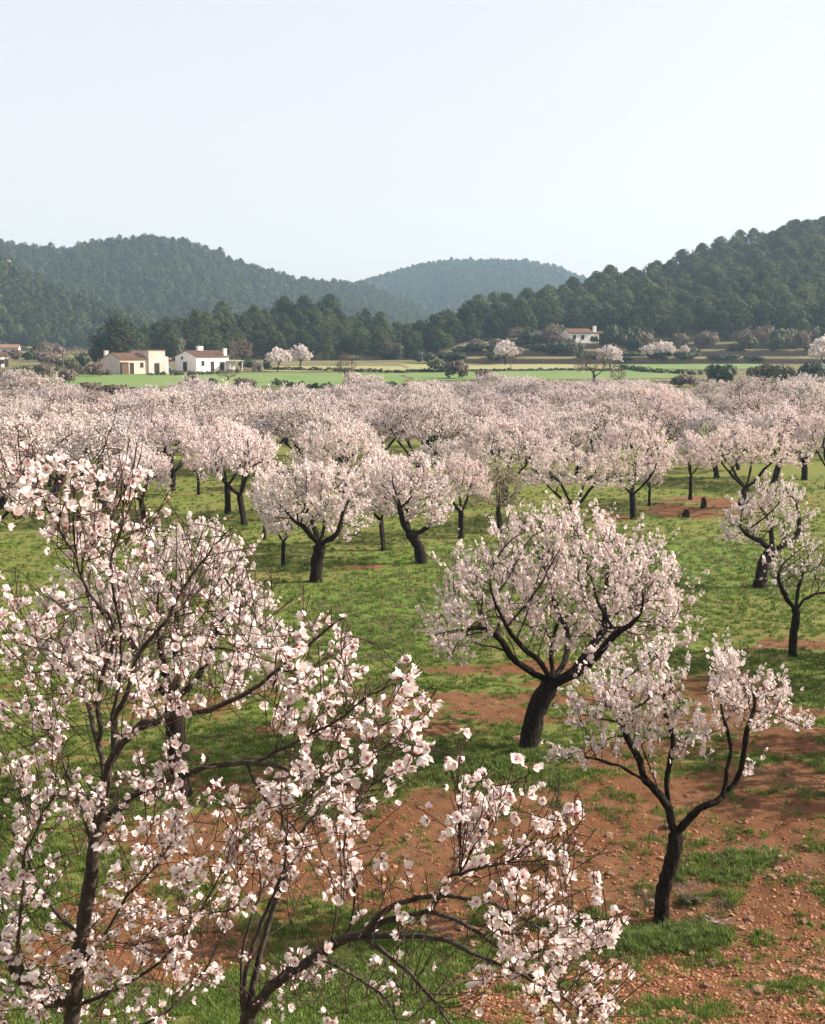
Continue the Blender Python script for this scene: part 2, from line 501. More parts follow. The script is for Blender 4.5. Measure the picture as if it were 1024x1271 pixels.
def ground_mat():
    m = bpy.data.materials.new('orchard_ground'); m.use_nodes = True
    t = m.node_tree; b = t.nodes['Principled BSDF']; N = t.nodes.new; L = t.links.new
    b.inputs['Roughness'].default_value = 0.95; b.inputs['Specular IOR Level'].default_value = 0.12
    tc = N('ShaderNodeTexCoord')

    def noise(scale, det=5, sc=(1, 1, 1)):
        n = N('ShaderNodeTexNoise'); n.inputs['Scale'].default_value = scale; n.inputs['Detail'].default_value = det; n.inputs['Roughness'].default_value = 0.68
        mp = N('ShaderNodeMapping'); mp.inputs['Scale'].default_value = sc
        L(tc.outputs['Object'], mp.inputs[0]); L(mp.outputs[0], n.inputs['Vector']); return n.outputs[0]

    def mr(s, a, b_, c=0, d=1):
        n = N('ShaderNodeMapRange'); L(s, n.inputs[0])
        for k, v in zip((1, 2, 3, 4), (a, b_, c, d)): n.inputs[k].default_value = v
        return n.outputs[0]

    def mix(f, a, b_):
        n = N('ShaderNodeMix'); n.data_type = 'RGBA'
        if hasattr(f, 'is_linked'): L(f, n.inputs[0])
        else: n.inputs[0].default_value = f
        for k, v in ((6, a), (7, b_)):
            if hasattr(v, 'is_linked'): L(v, n.inputs[k])
            else: n.inputs[k].default_value = (*v, 1)
        return n.outputs[2]

    def math_(op, a, b_):
        n = N('ShaderNodeMath'); n.operation = op
        for k, v in ((0, a), (1, b_)):
            if hasattr(v, 'is_linked'): L(v, n.inputs[k])
            else: n.inputs[k].default_value = v
        return n.outputs[0]

    def att(nm):
        n = N('ShaderNodeAttribute'); n.attribute_name = nm; return n.outputs['Fac']
    soil = mix(mr(noise(3.0, 8), 0.35, 0.65), (0.205, 0.088, 0.036), (0.105, 0.046, 0.022))
    soil = mix(mr(noise(0.5, 4), 0.4, 0.7, 0, 0.55), soil, (0.235, 0.135, 0.078))
    g1 = mix(mr(noise(1.2, 6, (1, 1.6, 1)), 0.35, 0.65), (0.118, 0.165, 0.026), (0.180, 0.195, 0.050))
    g1 = mix(mr(noise(0.22, 4, (1, 2, 1)), 0.42, 0.66, 0, 0.75), g1, (0.215, 0.170, 0.066))
    g2 = mix(mr(noise(6, 6), 0.35, 0.65), (0.095, 0.180, 0.024), (0.145, 0.215, 0.038))
    grass = mix(mr(math_('ADD', att('lush'), mr(noise(2.2, 6), 0.3, 0.7, -0.35, 0.35)), 0.25, 0.75), g1, g2)
    grass = mix(mr(noise(26, 4), 0.40, 0.72, 0, 0.4), grass, (0.070, 0.095, 0.018))
    sf = mr(math_('ADD', att('soil'), mr(noise(9, 6), 0.3, 0.7, -0.32, 0.32)), 0.38, 0.62)
    c = mix(sf, grass, soil)
    dry = mix(mr(noise(0.12, 6), 0.35, 0.65), (0.190, 0.160, 0.078), (0.085, 0.085, 0.038))
    c = mix(att('dry'), c, dry)
    L(c, b.inputs['Base Color'])
    bp = N('ShaderNodeBump'); bp.inputs['Strength'].default_value = 0.9; bp.inputs['Distance'].default_value = 0.05
    L(math_('ADD', math_('MULTIPLY', noise(16, 8), 0.6), noise(60, 4)), bp.inputs['Height']); L(bp.outputs[0], b.inputs['Normal'])
    return m


build_ground()
# far fields lie on the slope as thin sheets
def field(pxl, pxr, y0, y1, m, k0=1.0, k1=1.0, skew=0.0):
    n1, n2 = 60, 30
    uu, vv = np.meshgrid(np.linspace(0, 1, n1), np.linspace(0, 1, n2), indexing='ij')
    yc = (y0 + y1) / 2
    xl, xr = (pxl - 512) / 1514 * yc, (pxr - 512) / 1514 * yc
    Y = y0 + (y1 - y0) * vv + skew * (uu - 0.5)
    X = xl + (xr - xl) * uu + 2.0 * fbm(Y / 9, uu * 3, 3, 2)
    Z = T(X, Y) + 0.07
    V = np.stack([X, Y, Z], -1).reshape(-1, 3)
    i = np.arange(n1 - 1)[:, None] * n2; j = np.arange(n2 - 1)[None]
    F = np.stack([i + j, i + n2 + j, i + n2 + j + 1, i + j + 1], -1).reshape(-1, 4)
    tag(link('field', mkmesh('field', [(V, F, 0)], [m], True)), kind='structure')


M['field'] = mat('young_crop', (0.085, 0.165, 0.028), 0.8, (0.16, (0.155, 0.190, 0.060), 1.0), (3, 0.8, (1, 1, 1), 0.2))
M['field_pale'] = mat('pale_stubble', (0.26, 0.235, 0.10), 0.9, (0.3, (0.19, 0.20, 0.07), 0.9))
field(42, 500, 197, 246, M['field'], skew=4)
field(508, 850, 222, 262, M['field'], skew=10)
field(765, 960, 268, 298, M['field'], skew=3)
field(500, 760, 266, 296, M['field_pale'], skew=-2)
field(330, 500, 256, 285, M['field_pale'])
field(-60, 110, 480, 560, M['field_pale'])

# ------------------------------------------------------------------ blossoms
def flower_high(rng, opening=0.35, npet=5, size=1.0):
    """five notched cupped petals, red throat, stamens and calyx; radius 1"""
    Vs, Fs, Cs = [], [], []
    off = 0
    edge = np.array([0.87, 0.765, 0.735]); midc = np.array([0.85, 0.63, 0.61]); basec = np.array([0.58, 0.22, 0.22])
    for k in range(npet):
        a = 2 * pi * k / npet + rng.uniform(-.12, .12)
        cup = opening * rng.uniform(0.6, 1.4); tw = rng.uniform(-.3, .3); wd = rng.uniform(0.85, 1.1)
        rows = [(0.05, 0.05, basec), (0.34, 0.34, midc), (0.72, 0.58, edge), (0.97, 0.40, edge)]
        P, C = [], []
        for u, hw, c in rows:
            for v in (-1, 0, 1):
                r = u - (0.10 if (u > .9 and v == 0) else 0) - 0.03 * abs(v)
                z = cup * u * u * 1.25 + 0.16 * abs(v) * u + tw * v * u + rng.uniform(-.05, .05)
                P.append((r, v * hw * wd, z)); C.append(c * rng.uniform(.95, 1.03))
        P = np.array(P); R = np.array([[cos(a), -sin(a), 0], [sin(a), cos(a), 0], [0, 0, 1]])
        Vs.append(P @ R.T + [0, 0, 0.006 * k]); Cs.append(np.array(C))
        for r in range(3):
            for v in range(2):
                q = off + r * 3 + v
                Fs += [(q, q + 1, q + 4), (q, q + 4, q + 3)]
        off += 12
    # throat
    n = 6; ring = [(0.17 * cos(2 * pi * i / n), 0.17 * sin(2 * pi * i / n), 0.05) for i in range(n)]
    Vs.append(np.array(ring + [(0, 0, 0.16)])); Cs.append(np.tile([[0.30, 0.035, 0.05]], (n + 1, 1)))
    Fs += [(off + i, off + (i + 1) % n, off + n) for i in range(n)]; off += n + 1
    # stamens with anthers
    for k in range(9):
        a = rng.uniform(0, 2 * pi); t = rng.uniform(.18, .36); zz = rng.uniform(.28, .42)
        p = np.array([cos(a) * t, sin(a) * t, zz]); s = np.array([-sin(a), cos(a), 0]) * .03
        Vs.append(np.array([[0.05 * cos(a), 0.05 * sin(a), .08], p - s, p + s, p + [0, 0, .07]]))
        Cs.append(np.array([[.55, .12, .18], [.75, .35, .35], [.75, .35, .35], [.60, .42, .16]]))
        Fs += [(off, off + 1, off + 2), (off + 1, off + 3, off + 2)]; off += 4
    # calyx
    for k in range(5):
        a = 2 * pi * (k + .5) / 5
        Vs.append(np.array([[0, 0, -.26], [.30 * cos(a - .5), .30 * sin(a - .5), -.03], [.36 * cos(a), .36 * sin(a), -.01], [.30 * cos(a + .5), .30 * sin(a + .5), -.03]]))
        Cs.append(np.tile([[.22, .05, .045]], (4, 1)))
        Fs += [(off, off + 2, off + 1), (off, off + 3, off + 2)]; off += 4
    return np.concatenate(Vs) * size, np.array(Fs), np.concatenate(Cs)


def bud(rng):
    n = 5; Vs = [(0, 0, -.2)]; C = [(.22, .05, .045)]
    for z, r, c in ((0.05, .17, (.30, .07, .06)), (.4, .27, (.78, .42, .46)), (.7, .16, (.82, .55, .58))):
        for i in range(n): Vs.append((r * cos(2 * pi * i / n), r * sin(2 * pi * i / n), z)); C.append(c)
    Vs.append((0, 0, .8)); C.append((.83, .6, .62)); F = []
    for i in range(n):
        j = (i + 1) % n
        F.append((0, 1 + j, 1 + i))
        for r in range(2):
            a = 1 + r * n
            F += [(a + i, a + j, a + n + j), (a + i, a + n + j, a + n + i)]
        F.append((11 + i, 11 + j, 16))
    return np.array(Vs, float), np.array(F), np.array(C, float)


def flower_mid(rng):
    """five petals of two triangles each and a red eye; radius 1"""
    V, F, C = [], [], []
    for k in range(5):
        a = 2 * pi * k / 5 + rng.uniform(-.1, .1); cup = rng.uniform(.15, .6); b = len(V)
        for r, da, z in ((.08, 0, 0), (.85, -.5, .75 * cup), (.98, 0, cup * .9), (.85, .5, .75 * cup)):
            V.append((r * cos(a + da), r * sin(a + da), z))
            C.append((.74, .50, .48) if r < .1 else tuple(np.array((.86, .80, .77)) * rng.uniform(.94, 1.04)))
        F += [(b, b + 1, b + 2), (b, b + 2, b + 3)]
    b = len(V)
    V += [(.2, 0, .1), (-.12, .18, .1), (-.12, -.18, .1)]; C += [(.40, .09, .10)] * 3; F.append((b, b + 1, b + 2))
    return np.array(V, float), np.array(F), np.array(C, float)


def flower_far(rng):
    """shallow cup of a few petals, enough for a blossom seen from afar"""
    n = 5; V = [(0, 0, -.1)]; C = [(.66, .50, .48)]
    for i in range(n):
        V.append((cos(2 * pi * i / n) * rng.uniform(.75, 1.1), sin(2 * pi * i / n) * rng.uniform(.75, 1.1), rng.uniform(.1, .5)))
        C.append(tuple(np.array((.84, .785, .76)) * rng.uniform(.92, 1.05)))
    F = [(0, 1 + i, 1 + (i + 1) % n) for i in range(n)]
    return np.array(V, float), np.array(F), np.array(C, float)


# ------------------------------------------------------------------ skeleton growth
def colonize(nodes, par, attr, step, infl, kill, maxit=90, rng=None, jit=0.12, grav=0.0):
    P = [np.array(p, float) for p in nodes]; par = list(par); kids = [0] * len(P)
    A = np.array(attr, float); best = np.full(len(A), 1e9); bi = np.zeros(len(A), int)
    new = np.arange(len(P))
    for it in range(maxit):
        Q = np.array([P[i] for i in new])
        D = np.linalg.norm(A[:, None] - Q[None], axis=2)
        k = D.argmin(1); dm = D[np.arange(len(A)), k]
        up = dm < best; best[up] = dm[up]; bi[up] = new[k[up]]
        keep = best > kill; A, best, bi = A[keep], best[keep], bi[keep]
        if len(A) == 0: break
        m = best < infl
        if not m.any(): break
        PP = np.array(P); ids = np.unique(bi[m]); d = np.zeros((len(PP), 3))
        np.add.at(d, bi[m], norm(A[m] - PP[bi[m]]))
        new = []
        for i in ids:
            v = d[i]; l = np.linalg.norm(v)
            if l < 1e-6 or kids[i] > 3: continue
            v = v / l + rng.normal(0, jit, 3) + [0, 0, grav]
            v /= np.linalg.norm(v)
            if par[i] >= 0:
                pv = P[i] - P[par[i]]; pv /= max(np.linalg.norm(pv), 1e-9); v = v + 0.45 * pv; v /= np.linalg.norm(v)
            P.append(P[i] + v * step); par.append(int(i)); kids.append(0); kids[i] += 1; new.append(len(P) - 1)
        if not new: break
        new = np.array(new)
    return np.array(P), np.array(par)


def pipe(P, par, r_tip, r_base):
    n = len(P); leaf = np.zeros(n); ch = [[] for _ in range(n)]
    for i in range(n - 1, -1, -1):
        if leaf[i] == 0: leaf[i] = 1
        if par[i] >= 0: leaf[par[i]] += leaf[i]
    for i in range(n):
        if par[i] >= 0: ch[par[i]].append(i)
    e = math.log(r_base / r_tip) / math.log(max(leaf.max(), 2))
    return r_tip * leaf ** e, ch


def chains(P, par, R, ch):
    out_ = []
    stack = [(i, None) for i in range(len(P)) if par[i] < 0]
    while stack:
        i, frm = stack.pop()
        c = [i] if frm is None else [frm, i]
        while ch[i]:
            k = sorted(ch[i], key=lambda q: -R[q])
            for q in k[1:]: stack.append((q, i))
            i = k[0]; c.append(i)
        out_.append(c)
    return out_


def skin(P, par, R, ch, rng, thin, rough=0.17):
    """returns (thick parts, thin parts) of tubes"""
    thick, fine = [], []
    for c in chains(P, par, R, ch):
        if len(c) < 2: continue
        r = R[c].copy(); p = P[c].copy()
        if par[c[1]] == c[0] and len(c) > 1: r[0] = min(r[0], r[1] * 1.25) if par[c[0]] >= 0 else r[0]
        r[-1] *= 0.6
        if len(p) > 3: p[1:-1] = p[1:-1] * .5 + (p[:-2] + p[2:]) * .25
        s = 13 if r[0] > 0.09 else (6 if r[0] > 0.02 else (4 if r[0] > .008 else 3))
        (thick if r.max() > thin else fine).append(tube(p, r, s, rng, rough if s > 4 else 0))
    return thick, fine


def shoots(P, R, par, rng, n, thin, lo, hi, up, centre, K=4, spread=.5, tipbias=1.0):
    """straight one-year shoots springing from the thin wood: (n,K,3) points, (n,K) radii"""
    idx = np.where(R < thin)[0]
    wts = (1.0 / R[idx]) ** tipbias; wts /= wts.sum()
    i = rng.choice(idx, n, p=wts)
    o = norm(P[i] - centre)
    g = norm(P[i] - P[np.maximum(par[i], 0)] + 1e-6)
    d = norm(o * .5 + g * .6 + np.array([0, 0, up]) + rng.normal(0, spread, (n, 3)))
    L = rng.uniform(lo, hi, n)
    t = np.linspace(0, 1, K)
    bend = rng.normal(0, .12, (n, 3)) + [0, 0, .10]
    Q = P[i][:, None] + d[:, None] * (L[:, None] * t)[..., None] + bend[:, None] * (L[:, None] * t * t)[..., None]
    r0 = np.minimum(R[i] * .8, R.min() * 1.3)
    return Q, r0[:, None] * (1 - .6 * t)[None]


def along(Q, rng, n, jit, t0=.05, t1=1.0):
    """n points on random shoots"""
    k = rng.integers(0, len(Q), n); K = Q.shape[1]
    t = rng.uniform(t0, t1, n) * (K - 1) * .999; a = t.astype(int); f = (t - a)[:, None]
    p = Q[k, a] * (1 - f) + Q[k, a + 1] * f
    d = norm(Q[k, a + 1] - Q[k, a])
    s = norm(np.cross(d, rng.normal(0, 1, (n, 3))))
    return p + s * (jit * rng.uniform(.4, 1.3, n))[:, None], norm(s + d * .35 + rng.normal(0, .35, (n, 3)))


def crown_points(rng, n, c, rad, low=-.55, shell=.45, lumps=5):
    """points in a lumpy broad crown"""
    ph = rng.uniform(0, 2 * pi, lumps); out_ = []
    while len(out_) < n:
        v = rng.normal(0, 1, 3); v /= np.linalg.norm(v)
        if v[2] < low: continue
        az = math.atan2(v[1], v[0])
        lump = 1 + .14 * sin(3 * az + ph[0]) + .10 * sin(5 * az + ph[1]) * (1 - abs(v[2])) + .10 * sin(4 * v[2] * 2 + ph[2])
        r = rng.uniform(shell, 1) ** .6 * lump
        out_.append(np.array(c) + v * r * np.array(rad))
    return np.array(out_)


def almond(name, seed, trunk, r_trunk, limbs, attr, step=.17, infl=1.3, kill=.26, r_tip=.006, nshoot=900, sl=(.2, .6), up=.6,
           nfl=5000, fsize=.034, ftype='mid', flare=1.35, tint=(1, 1, 1), thin=.03, spread=.5, fjit=.03, centre=None, shoot_sides=3, bark='bark', extra_bare=0, patch=0.0):
    """builds trunk / twig / blossom meshes of one almond tree around its own foot"""
    rng = np.random.default_rng(seed)
    tp = catmull(trunk, 4); nodes = [tuple(p) for p in tp]; par = [-1] + list(range(len(tp) - 1))
    def at_(lb):
        if lb[0] == 'n': return int(np.linalg.norm(np.array(nodes) - np.array(lb[1][0]), axis=1).argmin())
        return len(tp) - 1 - lb[0]
    for lb in limbs:
        prev = at_(lb); q = catmull(np.array([nodes[prev]] + list(lb[1][1:] if lb[0] == 'n' else lb[1])), 4)
        for p in q[1:]:
            nodes.append(tuple(p + rng.normal(0, .015, 3))); par.append(prev); prev = len(nodes) - 1
    P, pr = colonize(nodes, par, attr, step, infl, kill, rng=rng)
    R, ch = pipe(P, pr, r_tip, r_trunk)
    k = len(tp)
    R[:k] = np.maximum(R[:k], r_trunk * np.linspace(1, .82, k)); R[0] *= flare; R[1] *= 1 + (flare - 1) * .45
    thick, fine = skin(P, pr, R, ch, rng, thin)
    cen = np.array(centre) if centre is not None else attr.mean(0) - [0, 0, .5]
    Q, QR = shoots(P, R, pr, rng, nshoot, thin * .9, sl[0], sl[1], up, cen, spread=spread)
    fine.append(tubes(Q, QR, shoot_sides))
    tmpl = {'mid': flower_mid, 'far': flower_far, 'high': flower_high}[ftype]
    trunk_me = mkmesh(name + '_trunk', [(v, f, 0) for v, f in thick], [M[bark]], smooth=True)
    twig_me = mkmesh(name + '_twigs', [(v, f, 0) for v, f in fine], [M['twig'] if ftype != 'far' else M['twig_far']])
    bl = None
    if nfl:
        if patch:
            cl = rng.uniform(0, 1, len(Q)) ** (1 + patch * 3); wq = cl / cl.sum()
            kk = rng.choice(len(Q), len(Q), p=wq); Q2 = Q[kk]
        else: Q2 = Q
        parts = []
        nv = 4
        for v in range(nv):
            p, d = along(Q2, rng, nfl // nv, fjit, .0, .97)
            V, F, C = tmpl(rng)
            s = fsize * rng.uniform(.7, 1.25, len(p))
            tn = np.array(tint) * rng.uniform(.88, 1.06, (len(p), 1)) * (1 + rng.normal(0, .02, (len(p), 3)))
            a, b, c = scatter(V, F, p, frames(d, rng), s, C, tn)
            parts.append((a, b, 0, np.clip(c, 0, .9)))
        bl = mkmesh(name + '_blossom', parts, [M['petal_far'] if ftype == 'far' else M['petal']])
    return trunk_me, twig_me, bl


def std_almond(name, seed, H, W, r_trunk, fork=.27, lean=0.0, nattr=700, nfl=5000, nshoot=1000, ftype='mid', fsize=.036, nl=4, tint=(1, 1, 1), low=-.4, **kw):
    rng = np.random.default_rng(seed + 500)
    fz = H * fork
    trunk = [(0, 0, -.15), (lean * .35 + rng.normal(0, .03), rng.normal(0, .04), fz * .45), (lean, rng.normal(0, .05), fz)]
    c = np.array([lean * .8, 0, H * .64]); rad = np.array([W / 2, W / 2 * rng.uniform(.9, 1.05), H * .36])
    limbs = []
    a0 = rng.uniform(0, 2 * pi)
    for k in range(nl):
        a = a0 + 2 * pi * k / nl + rng.normal(0, .25); r = W * .25 * rng.uniform(.7, 1.15)
        limbs.append((0, [(lean + r * .5 * cos(a), r * .5 * sin(a), fz + H * .10), (lean + r * cos(a), r * sin(a), fz + H * rng.uniform(.22, .32))]))
    attr = crown_points(rng, nattr, c, rad, low=low)
    return almond(name, seed, trunk, r_trunk, limbs, attr, nfl=nfl, nshoot=nshoot, ftype=ftype, fsize=fsize, tint=tint, centre=c - [0, 0, .8], **kw)


# ------------------------------------------------------------------ leafy blobs: pines, shrubs, hedges
def cards(rng, P, N, size, cols, elong=1.0):
    """little bent leaf sprays at P facing N"""
    V = np.array([[-.5, -.45, 0], [.5, -.35, .06], [.38, .55, -.05], [-.42, .45, .09], [0, 0, .18]], float) * [1, elong, 1]
    F = np.array([(0, 1, 4), (1, 2, 4), (2, 3, 4), (3, 0, 4)])
    W, FF, C = scatter(V, F, P, frames(N, rng), size, np.ones((5, 3)), cols)
    return W, FF, 0, C


def foliage(rng, puffs, per, size, c0, c1, fill=.7):
    """puffs: (centre, radii). Leaf sprays crowd each puff's shell"""
    P, Nn, Cc = [], [], []
    for c, r in puffs:
        n = int(per * rng.uniform(.8, 1.2)); v = norm(rng.normal(0, 1, (n, 3))); v[:, 2] = np.abs(v[:, 2]) * np.where(rng.random(n) < .3, -1, 1)
        rr = rng.uniform(fill, 1.05, n)[:, None]
        P.append(np.array(c) + v * rr * np.array(r)); Nn.append(norm(v + rng.normal(0, .45, (n, 3))))
        pt = rng.uniform(0, 1)
        t = np.clip(pt * .6 + rng.uniform(0, .4, (n, 1)), 0, 1); Cc.append(np.array(c0) * (1 - t) + np.array(c1) * t)
    P = np.concatenate(P)
    return cards(rng, P, np.concatenate(Nn), size * rng.uniform(.7, 1.3, len(P)), np.concatenate(Cc))


PC0, PC1 = (.018, .034, .011), (.082, .100, .030)


def pine_mesh(seed, H, W, per=60, npuff=16, size=.42, flat=.8, base=.35, ps=1.0):
    rng = np.random.default_rng(seed); puffs = []; parts = []
    for k in range(npuff):
        t = (k + .5) / npuff; z = H * (base + (1 - base) * t * .93)
        prof = math.sin(pi * min(.25 + t * .78, 1.0)) ** .7
        a = k * 2.4 + rng.uniform(-.5, .5); r = W * .5 * prof * rng.uniform(.35, .85)
        s = W * rng.uniform(.13, .25) * ps
        puffs.append(((r * cos(a), r * sin(a), z), (s, s, s * flat)))
    parts.append(foliage(rng, puffs, per, size, PC0, PC1))
    tv, tf = tube(np.array([(0, 0, -.5), (.1, 0, H * .4), (0, .1, H * .85)]), np.array([.22, .16, .04]) * H / 9, 5)
    parts.append((tv, tf, 1, None))
    for c, r in puffs[::2]:
        v, f = tube(np.array([(0, 0, c[2] - .12 * H), tuple(np.array(c) * [.6, .6, 1] - [0, 0, .2])]), np.array([.06, .03]) * H / 9, 3); parts.append((v, f, 1, None))
    return mkmesh('pine', parts, [M['pine'], M['pine_bark']])


def shrub_mesh(name, seed, rx, ry, h, per=60, npuff=10, size=.3, c0=(.03, .045, .018), c1=(.075, .09, .035), matl='leaf'):
    rng = np.random.default_rng(seed); puffs = []
    for k in range(npuff):
        a = rng.uniform(0, 2 * pi); q = math.sqrt(rng.uniform(0, 1)) * .62
        s = rng.uniform(.28, .45)
        zz = h * (.28 + .45 * rng.uniform(0, 1) * (1 - q * q))
        puffs.append(((rx * q * cos(a), ry * q * sin(a), zz), (rx * s, ry * s, h * .28)))
    return mkmesh(name, [foliage(rng, puffs, per, size, c0, c1, .55)], [M[matl]])


def bare_tree(name, seed, H, W, r=.12, n=350, nshoot=700, low=-.5, tipr=.012, col='bare', flowers=0, ftype='far', fsize=.1, tint=(1, 1, 1), fork=.25):
    rng = np.random.default_rng(seed)
    attr = crown_points(rng, n, (0, 0, H * .6), (W / 2, W / 2, H * .42), low=low)
    tr, tw, bl = almond(name, seed, [(0, 0, -.2), (.03 * H, 0, H * fork * .5), (0, .02 * H, H * fork)], r, [], attr, step=H * .045, infl=H * .4, kill=H * .08, r_tip=tipr,
                        nshoot=nshoot, sl=(H * .06, H * .17), nfl=flowers, ftype=ftype, fsize=fsize, tint=tint, centre=(0, 0, H * .4), thin=.04, fjit=.06)
    tw.materials.clear(); tw.materials.append(M[col])
    return tr, tw, bl

# ------------------------------------------------------------------ wooded hills
def cell_points(x0, x1, y0, y1, s, rng):
    gx, gy = np.meshgrid(np.arange(x0, x1, s), np.arange(y0, y1, s), indexing='ij')
    gx = gx + (np.arange(gx.shape[1]) % 2)[None] * s * .5
    return gx.ravel() + rng.uniform(-.42, .42, gx.size) * s, gy.ravel() + rng.uniform(-.42, .42, gx.size) * s


def hill_scatter(key, pxr, y0, y1, s, rng, tmax=1.08, gap=-.62):
    h = HILLS[key]
    xa, xb = (pxr[0] - 512) / 1520 * y1, (pxr[1] - 512) / 1520 * y1
    x, y = cell_points(xa, xb, y0, y1, s, rng)
    px = 512 + 1514 * x / y
    z = T(x, y)
    a = x / np.maximum(y, 60); F = np.interp(a, h['fa'], h['fd']); D = np.interp(a, h['a'], h['d'])
    t = (y - F) / (D - F)
    base = 0.022 * 220 + np.maximum(y - 350, 0) * .004
    hz_ = hill_z(h, x, y, np.minimum(0.022 * (y - 130), 4.9) + np.maximum(y - 350, 0) * .004)
    ok = (px > pxr[0]) & (px < pxr[1]) & (t > .0) & (t < tmax) & (np.abs(z - hz_) < 6) & (fbm(x / 25, y / 25, 71, 3) > gap)
    return np.stack([x, y, z], 1)[ok], t[ok]


rng = np.random.default_rng(5)
pines_near = [pine_mesh(100 + i, *hw, per=70, npuff=int(n * 1.5), size=.36, flat=f, base=b) for i, (hw, n, f, b) in enumerate(
    [((9.5, 8.0), 20, .75, .22), ((8.5, 7.5), 18, .8, .2), ((10.5, 8.5), 22, .6, .32), ((8, 6.2), 16, .9, .15), ((11, 7.5), 20, .7, .35)])]
pines_far = [pine_mesh(120 + i, *hw, per=32, npuff=18, size=.62, flat=.8, base=.25) for i, hw in enumerate([(9.5, 8.5), (8.5, 7.5), (10.5, 8)])]

A_, t1 = hill_scatter('right', (495, 1150), 335, 640, 5.6, rng)
B_, t2 = hill_scatter('knoll', (120, 575), 318, 430, 4.8, rng, tmax=1.2)
near = np.concatenate([A_, B_]); isr = np.concatenate([np.ones(len(A_), bool), np.zeros(len(B_), bool)])
npx = 512 + 1514 * near[:, 0] / near[:, 1]
infr = (npx > -5) & (npx < 1030)
# the 300 nearest in view are things, the rest of the wood is one mass
score = np.where(infr, near[:, 1], 9e9); order = np.argsort(score)
sel = order[:292]; rest = order[292:]
first = {}
for k in sel:
    v = int(rng.integers(0, 5)); p = near[k]
    o = link('pine_tree', pines_near[v], loc=(p[0], p[1], p[2] - .2), rz=float(rng.uniform(0, 6.28)))
    s = float(rng.uniform(.7, 1.18)) if isr[k] else float(rng.uniform(.48, .80)); o.scale = (s, s, s * float(rng.uniform(.9, 1.1)))
    if isr[k]: tag(o, 'dark green rounded pine in the wood on the lower slope of the right-hand hill', 'tree', 'pines on the lower right-hand hillside')
    else: tag(o, 'dark green rounded pine in the low wooded knoll behind the farmhouses', 'tree', 'pines on the knoll behind the farmhouses')


def forest(name, P, meshes, label, smin=.5, smax=1.12, cat='pine forest'):
    n = len(P)
    rot = np.zeros((n, 3)); rot[:, 2] = rng.uniform(0, 6.28, n)
    s = rng.uniform(smin, smax, n); scl = np.stack([s, s, s * rng.uniform(.9, 1.12, n)], 1)
    o = instancer(name, P - [0, 0, .3], rot, scl, rng.integers(0, len(meshes), n), meshes)
    tag(o, label, cat, kind='stuff')


forest('hillside_wood', near[rest], pines_near, 'dark pine wood covering the upper slope of the right-hand hill', .65, 1.2)
C_, _ = hill_scatter('spur', (-160, 330), 470, 740, 5.2, rng, gap=-.42)
forest('spur_wood', C_, pines_far, 'bluish green pine wood on the spur at the left edge')
D_, _ = hill_scatter('left', (-160, 640), 690, 1180, 6.0, rng, gap=-.48)
forest('ridge_wood', D_, pines_far, 'hazy pine wood covering the long left-hand ridge')
E_, _ = hill_scatter('far', (370, 900), 1100, 1660, 7.5, rng, gap=-.7)
forest('distant_wood', E_, pines_far, 'hazy blue pine wood on the far middle hill', .7, 1.25)

# pale rock outcrop on the left ridge
def rock_mesh(name, seed, n=26, m='rock'):
    r_ = np.random.default_rng(seed); V = []; F = []
    nu, nv = 9, 6
    ph = r_.uniform(0, 6, 6)
    for i in range(nv + 1):
        for j in range(nu):
            a, b = 2 * pi * j / nu, pi * i / nv
            r = 1 + .22 * sin(2 * a + ph[0]) * sin(b) + .16 * sin(3 * a + ph[1] + 2 * b) + .12 * r_.normal(0, .6)
            V.append((r * cos(a) * sin(b), r * .8 * sin(a) * sin(b), .62 * r * cos(b)))
    for i in range(nv):
        for j in range(nu):
            F.append((i * nu + j, (i + 1) * nu + j, (i + 1) * nu + (j + 1) % nu, i * nu + (j + 1) % nu))
    return mkmesh(name, [(V, F, 0)], [M[m]])


for px, py, s, lb in [(9, 335, 2.8, 'larger pale rock outcrop showing through the trees at the left edge'), (21, 335, 2.1, 'small pinkish rock outcrop right of the larger one at the left edge')]:
    p = ground(px, py); o = link('rock_outcrop', rock_mesh('rock_outcrop', int(px)), loc=(p[0], p[1], p[2] + 3.8)); o.scale = (s, s, s)
    tag(o, lb, 'rock')

# ------------------------------------------------------------------ buildings
def box(x0, x1, y0, y1, z0, z1):
    V = np.array([(x, y, z) for z in (z0, z1) for (x, y) in ((x0, y0), (x1, y0), (x1, y1), (x0, y1))], float)
    F = np.array([(0, 3, 2, 1), (4, 5, 6, 7), (0, 1, 5, 4), (1, 2, 6, 5), (2, 3, 7, 6), (3, 0, 4, 7)])
    return V, F


def prism_x(prof, x0, x1):
    """profile of (y, z) extruded along x"""
    n = len(prof); V = [(x0, y, z) for y, z in prof] + [(x1, y, z) for y, z in prof]
    parts = [(np.array(V, float), np.array([(i, (i + 1) % n, n + (i + 1) % n, n + i) for i in range(n)]), 0)]
    for b in (0, n):
        parts.append((np.array(V, float), np.array([(b, b + i, b + i + 1) for i in range(1, n - 1)]), 0))
    return parts


